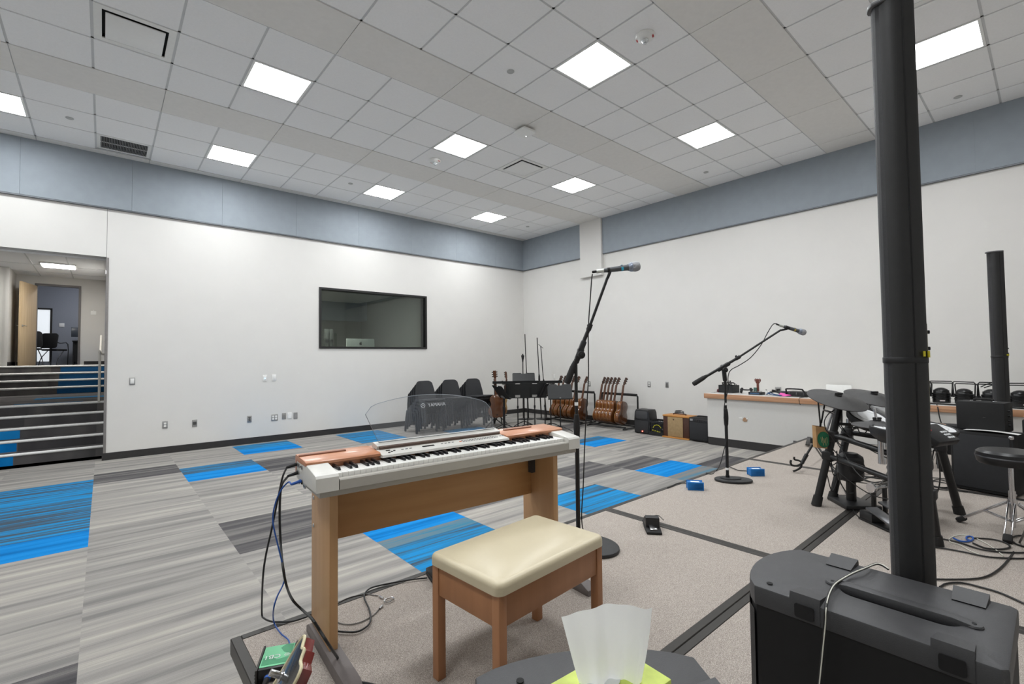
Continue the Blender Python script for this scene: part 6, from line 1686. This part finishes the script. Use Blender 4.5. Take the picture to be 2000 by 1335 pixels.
# =================================================================== THINGS ON THE COUNTER
def on(x, y): return (x, y, ZW+.0005)
bx = thing('cable_box', 'open black box full of leads at the left end of the worktop', 'box', on(-.62, -5.90), R_(-8))
f = MB(); f.box((0, 0, .006), (.20, .26, .012))
for s in (-1, 1): f.box((s*.097, 0, .065), (.006, .26, .13)); f.box((0, s*.127, .065), (.19, .006, .13))
f.build('box', BLK, bx)
f = MB(); random.seed(5)
for k in range(9): f.tube([(random.uniform(-.07, .07), random.uniform(-.1, .1), .05), (random.uniform(-.07, .07), random.uniform(-.1, .1), .14), (random.uniform(-.07, .07), random.uniform(-.1, .1), .17+.03*(k % 3 == 0)), (random.uniform(-.07, .07), random.uniform(-.1, .1), .10)], .005, seg=5)
f.build('leads', CABLE, bx)
rp = thing('pouch', 'small dark red pouch left of the open black box on the worktop', 'pouch', on(-.66, -5.745))
f = MB(); f.sph((0, 0, .03), .03, (1, 1.2, 1)); f.box((0, .0, .005), (.07, .06, .01), bev=.003); f.build('pouch', mat('dark_red_cloth', '5A1E28', .7), rp)
sc3 = thing('scissors', 'grey scissors lying at the left end of the worktop', 'scissors', on(-.80, -5.73))
f = MB(); f.bar((-.06, .03, .006), (.06, -.03, .006), .012, .004); f.bar((-.06, -.02, .009), (.06, .02, .009), .012, .004); f.build('blades', STEEL, sc3)
hp = thing('headphones', 'black headphones lying on the worktop right of the open black box', 'headphones', on(-.66, -6.21), R_(20))
f = MB()
for s in (-1, 1): f.lathe([(.018, 0), (.042, .0), (.048, .012), (.044, .034), (.02, .04), (0, .04)], (0, s*.055, .046), (0, s, .25))
f.build('ear_cups', RUB, hp)
f = MB(); f.tube([(0, -.08, .05), (.03, -.09, .07), (.12, -.06, .055), (.15, 0, .05), (.12, .06, .055), (.03, .09, .07), (0, .08, .05)], .010, seg=8); f.build('headband', BLK, hp)
mx = thing('effects_box', 'small dark electronics box with blue trim on the worktop', 'electronics', on(-.78, -6.42), R_(-4))
f = MB(); f.box((0, 0, .022), (.14, .20, .044), bev=.004); f.build('case', BLKM, mx)
f = MB(); f.box((-.071, 0, .022), (.002, .15, .02)); f.build('trim', mat('trim_blue', '3A5878', .5), mx)
f = MB()
for k in range(4): f.cyl((.0, -.07+.045*k, .044), (0, -.07+.045*k, .058), .009)
f.build('knobs', STEEL, mx)
uk = thing('ukulele', 'small red-brown instrument neck with heart shaped headstock standing behind the electronics box', 'ukulele', on(-.56, -6.355))
f = MB(); f.bar((0, 0, 0), (0, 0, .17), .035, .028, .006); f.build('neck', mat('red_brown_wood', '6A3327', .35, var=.15, coat=.3), uk)
hd = [(-.018, 0), (.018, 0), (.046, .04), (.05, .065), (.036, .085), (.012, .075), (0, .082), (-.012, .075), (-.036, .085), (-.05, .065), (-.046, .04)]
f = MB(); f.prism(hd, .02, MX((0.01, 0, .165), (0, -1, 0), (0, 0, 1)) , bev=.004); f.build('headstock', mat('red_brown_wood', '6A3327', .35), uk)
f = MB()
for z in (.19, .215):
    for s in (-1, 1): f.sph((-.012, s*.028, z+.01), .005)
f.build('pegs', WHITE, uk)
f = MB(); f.box((-.02, .035, .05), (.02, .05, .10), bev=.003); f.build('tag', mat('tag_teal', '4E6E66', .6), uk)
bt = thing('bottle', 'small white bottle beside the instrument neck on the worktop', 'bottle', on(-.72, -6.545))
f = MB(); f.lathe([(0, 0), (.018, 0), (.018, .06), (.008, .07)]); f.build('body', WHITE, bt)
f = MB(); f.lathe([(.009, .068), (.010, .068), (.010, .085), (0, .085)]); f.build('cap', GREY, bt)
f = MB()
for k in range(6): f.tube([(-.08+.015*k, -.12, .02+.008*(k % 3)), (-.03, -.03+.01*k, .05+.006*k), (.02+.01*k, .06, .04), (.03, .12, .015+.01*(k % 2))], .009, seg=6)
o = f.build('cable_bundle', CABLE); o.location = on(-.68, -6.66); tag(o, 'bundle of thick black cables on the worktop left of the pink paper', 'cable')
f = MB(); f.tube([(.05, .12, .012), (-.05, .06, .035), (-.07, -.02, .02), (-.04, -.1, .012), (.02, -.16, .012)], .007, seg=6); f.tube([(.03, .10, .016), (-.03, .05, .05), (-.06, -.04, .03), (-.02, -.13, .014)], .007, seg=6)
o = f.build('blue_cord', mat('cord_blue_grey', '35557C', .5)); o.location = on(-.86, -6.70); tag(o, 'coiled blue cord in front of the black cable bundle', 'cable')
f = MB(); f.mesh([(-.05, .07, .004), (-.06, -.02, .004), (.0, -.11, .02), (.06, -.04, .035), (.05, .06, .05)], [(0, 1, 2, 3, 4)])
o = f.build('pink_paper', mat('pink_paper', 'F05FB4', .6)); o.location = on(-.84, -6.84); tag(o, 'crumpled bright pink paper on the worktop', 'paper')
pc = thing('pencil_case', 'dark purple pouch behind the pink paper on the worktop', 'pouch', on(-.56, -6.80))
f = MB(); f.box((0, 0, .03), (.09, .2, .06), bev=.02); f.build('pouch', mat('dark_purple_cloth', '38323F', .7), pc)
hc = thing('hard_case', 'black hard case with a tall loop handle on the worktop', 'case', on(-.70, -7.02), R_(-3))
f = MB(); f.prism([(-.15, 0), (.13, 0), (.12, .075), (-.14, .075)], .24, MX((.12, 0, 0), (0, -1, 0), (0, 0, 1)), bev=.008); f.build('shell', BLK, hc)
f = MB(); f.tube([(-.12, .145, .02), (-.12, .145, .09), (-.12, .13, .115), (-.12, -.06, .115), (-.12, -.09, .10), (-.12, -.14, .03)], .012, seg=8, sub=4); f.build('handle', BLKM, hc)
f = MB()
for k in range(3): f.box((-.123, .10-.10*k, .045), (.008, .02, .04), bev=.002)
f.build('latches', DGREY, hc)
tr = thing('tray', 'flat dark plastic tray right of the hard case on the worktop', 'tray', on(-.74, -7.27), R_(4))
f = MB(); f.box((0, 0, .008), (.22, .17, .016), bev=.004); f.box((.03, .02, .03), (.08, .10, .03), bev=.008); f.build('tray', BLKM, tr)
cable('short cord hanging over the oak edge of the worktop', [(-.80, -7.16, ZW+.008), (-.98, -7.12, ZW+.006), (-1.035, -7.115, ZW-.01), (-1.038, -7.12, .80), (-1.036, -7.13, .765)], .005)
lp = thing('laptop', 'closed white laptop leaning on the wall behind the left cymbal', 'laptop', on(-.10, -7.37), 0)
f = MB(); f.box((.02, 0, .08), (.018, .34, .16), bev=.006, rot=Matrix.Rotation(R_(6), 4, 'Y')); f.build('shell', WHITE, lp)
# plugged adaptor
ad = thing('power_adaptor', 'black power adaptor plugged into the outlet above the worktop', 'adaptor', (-.009, -6.475, .905))
f = MB(); f.box((-.02, 0, .0), (.035, .05, .04), bev=.006); f.build('body', BLK, ad)
f = MB(); f.tube([(-.03, .0, -.01), (-.06, .03, -.02), (-.12, .10, -.035)], .004, seg=6); f.build('cord', CABLE, ad)
# stage lights resting on the worktop
par = None
PY = [(-.62, -8.42), (-.55, -8.62), (-.60, -8.84), (-.58, -9.08), (-.62, -9.32), (-.55, -9.56), (-.60, -9.80)]
po = ['first', 'second', 'third', 'fourth', 'fifth', 'sixth', 'seventh']
for k, (x, y) in enumerate(PY):
    lab = '%s black stage light from the left on the worktop right of the column' % po[k]
    if par is None:
        par = thing('stage_light', lab, 'stage light', on(x, y), 0, 'black stage lights along the worktop')
        f = MB(); f.lathe([(0, 0), (.085, 0), (.09, .008), (.09, .05), (.094, .054), (.094, .066), (.088, .07), (.088, .105), (.093, .11), (.093, .122), (.082, .128), (.078, .15), (.06, .175), (.03, .19), (0, .194)], seg=28); f.build('can', mat('can_black', '121213', .3, var=.1), par)
        f = MB(); f.lathe([(.078, .15), (.082, .155), (.076, .162)], seg=28); f.lathe([(.09, .09), (.0945, .094), (.09, .098)], seg=28); f.build('ribs', BLKM, par)
        f = MB(); f.tube([(.0, .105, .09), (.0, .115, .255), (.0, .10, .275), (.0, -.10, .275), (.0, -.115, .255), (.0, -.105, .09)], .007, seg=6, smooth=False); f.tube([(.05, .105, .09), (.05, .115, .235), (.05, .10, .25), (.05, -.10, .25), (.05, -.115, .235), (.05, -.105, .09)], .007, seg=6, smooth=False); f.build('yoke', BLKM, par)
        f = MB()
        for s in (-1, 1): f.cyl((.02, s*.09, .09), (.02, s*.125, .09), .015)
        f.build('yoke_knobs', BLK, par)
        f = MB(); f.box((-.0925, 0, .03), (.003, .05, .014)); f.build('sticker', mat('sticker_pale', 'C9BFBF', .6), par)
    else: dup(par, on(x, y), rotz=R_([0, 12, -20, 8, 30, -10, 15][k]), label=lab)
cable('black cable coiled over the stage lights on the worktop', [(-.45, -8.98, ZW+.21), (-.50, -9.06, ZW+.26), (-.55, -9.16, ZW+.285), (-.62, -9.12, ZW+.26), (-.60, -9.02, ZW+.21)], .006)
cable('thick black cable lying along the front of the worktop below the stage lights', [(-.95, -8.4, ZW+.010), (-.93, -8.6, ZW+.012), (-.95, -8.8, ZW+.012), (-.94, -9.1, ZW+.012), (-.95, -9.6, ZW+.010)], .010)
cable('black cable hanging from the worktop behind the drum module', [(-.96, -8.62, ZW+.01), (-1.04, -8.64, ZW-.02), (-1.06, -8.66, .70), (-1.12, -8.72, .50), (-1.25, -8.80, .33), (-1.4, -8.84, .315)], .006)
bkc = thing('guitar_amplifier', 'small black amplifier on a tilted stand left of the large cabinet', 'amplifier', (-2.05, -8.88, ZS), R_(-80))
f = MB(); f.box((0, 0, .30), (.30, .22, .30), bev=.01); f.build('cabinet', BLKF, bkc)
for s in (-1, 1): f = MB(); f.tube([(s*.13, -.12, 0), (s*.13, .0, .15), (s*.13, .12, 0)], .012, smooth=False); f.build('stand_leg', BLKM, bkc)

# =================================================================== LIGHT AND CAMERA
wd_ = bpy.data.worlds.new('World'); sc.world = wd_; wd_.use_nodes = True
wd_.node_tree.nodes['Background'].inputs['Color'].default_value = (.02, .02, .02, 1)
wd_.node_tree.nodes['Background'].inputs['Strength'].default_value = 0
cam = bpy.data.cameras.new('camera'); co = bpy.data.objects.new('camera', cam); COL.objects.link(co)
cam.sensor_width = 36; cam.lens = 36*919.065/2000; cam.clip_start = .02
yaw, pitch, roll = 0.8558, 0.0325, -0.0110
fwd = Vector((math.cos(yaw)*math.cos(pitch), math.sin(yaw)*math.cos(pitch), math.sin(pitch)))
right = Vector((math.sin(yaw), -math.cos(yaw), 0)); up_ = right.cross(fwd)
r2 = right*math.cos(roll)+up_*math.sin(roll); u2 = -right*math.sin(roll)+up_*math.cos(roll)
M = Matrix((r2, u2, -fwd)).transposed().to_4x4(); M.translation = (-8.774, -9.600, 1.510)
co.matrix_world = M
sc.camera = co
sc.view_settings.view_transform = 'Standard'; sc.view_settings.look = 'None'; sc.view_settings.gamma = 1
sc.view_settings.use_curve_mapping = False
sc.view_settings.exposure = 2.03
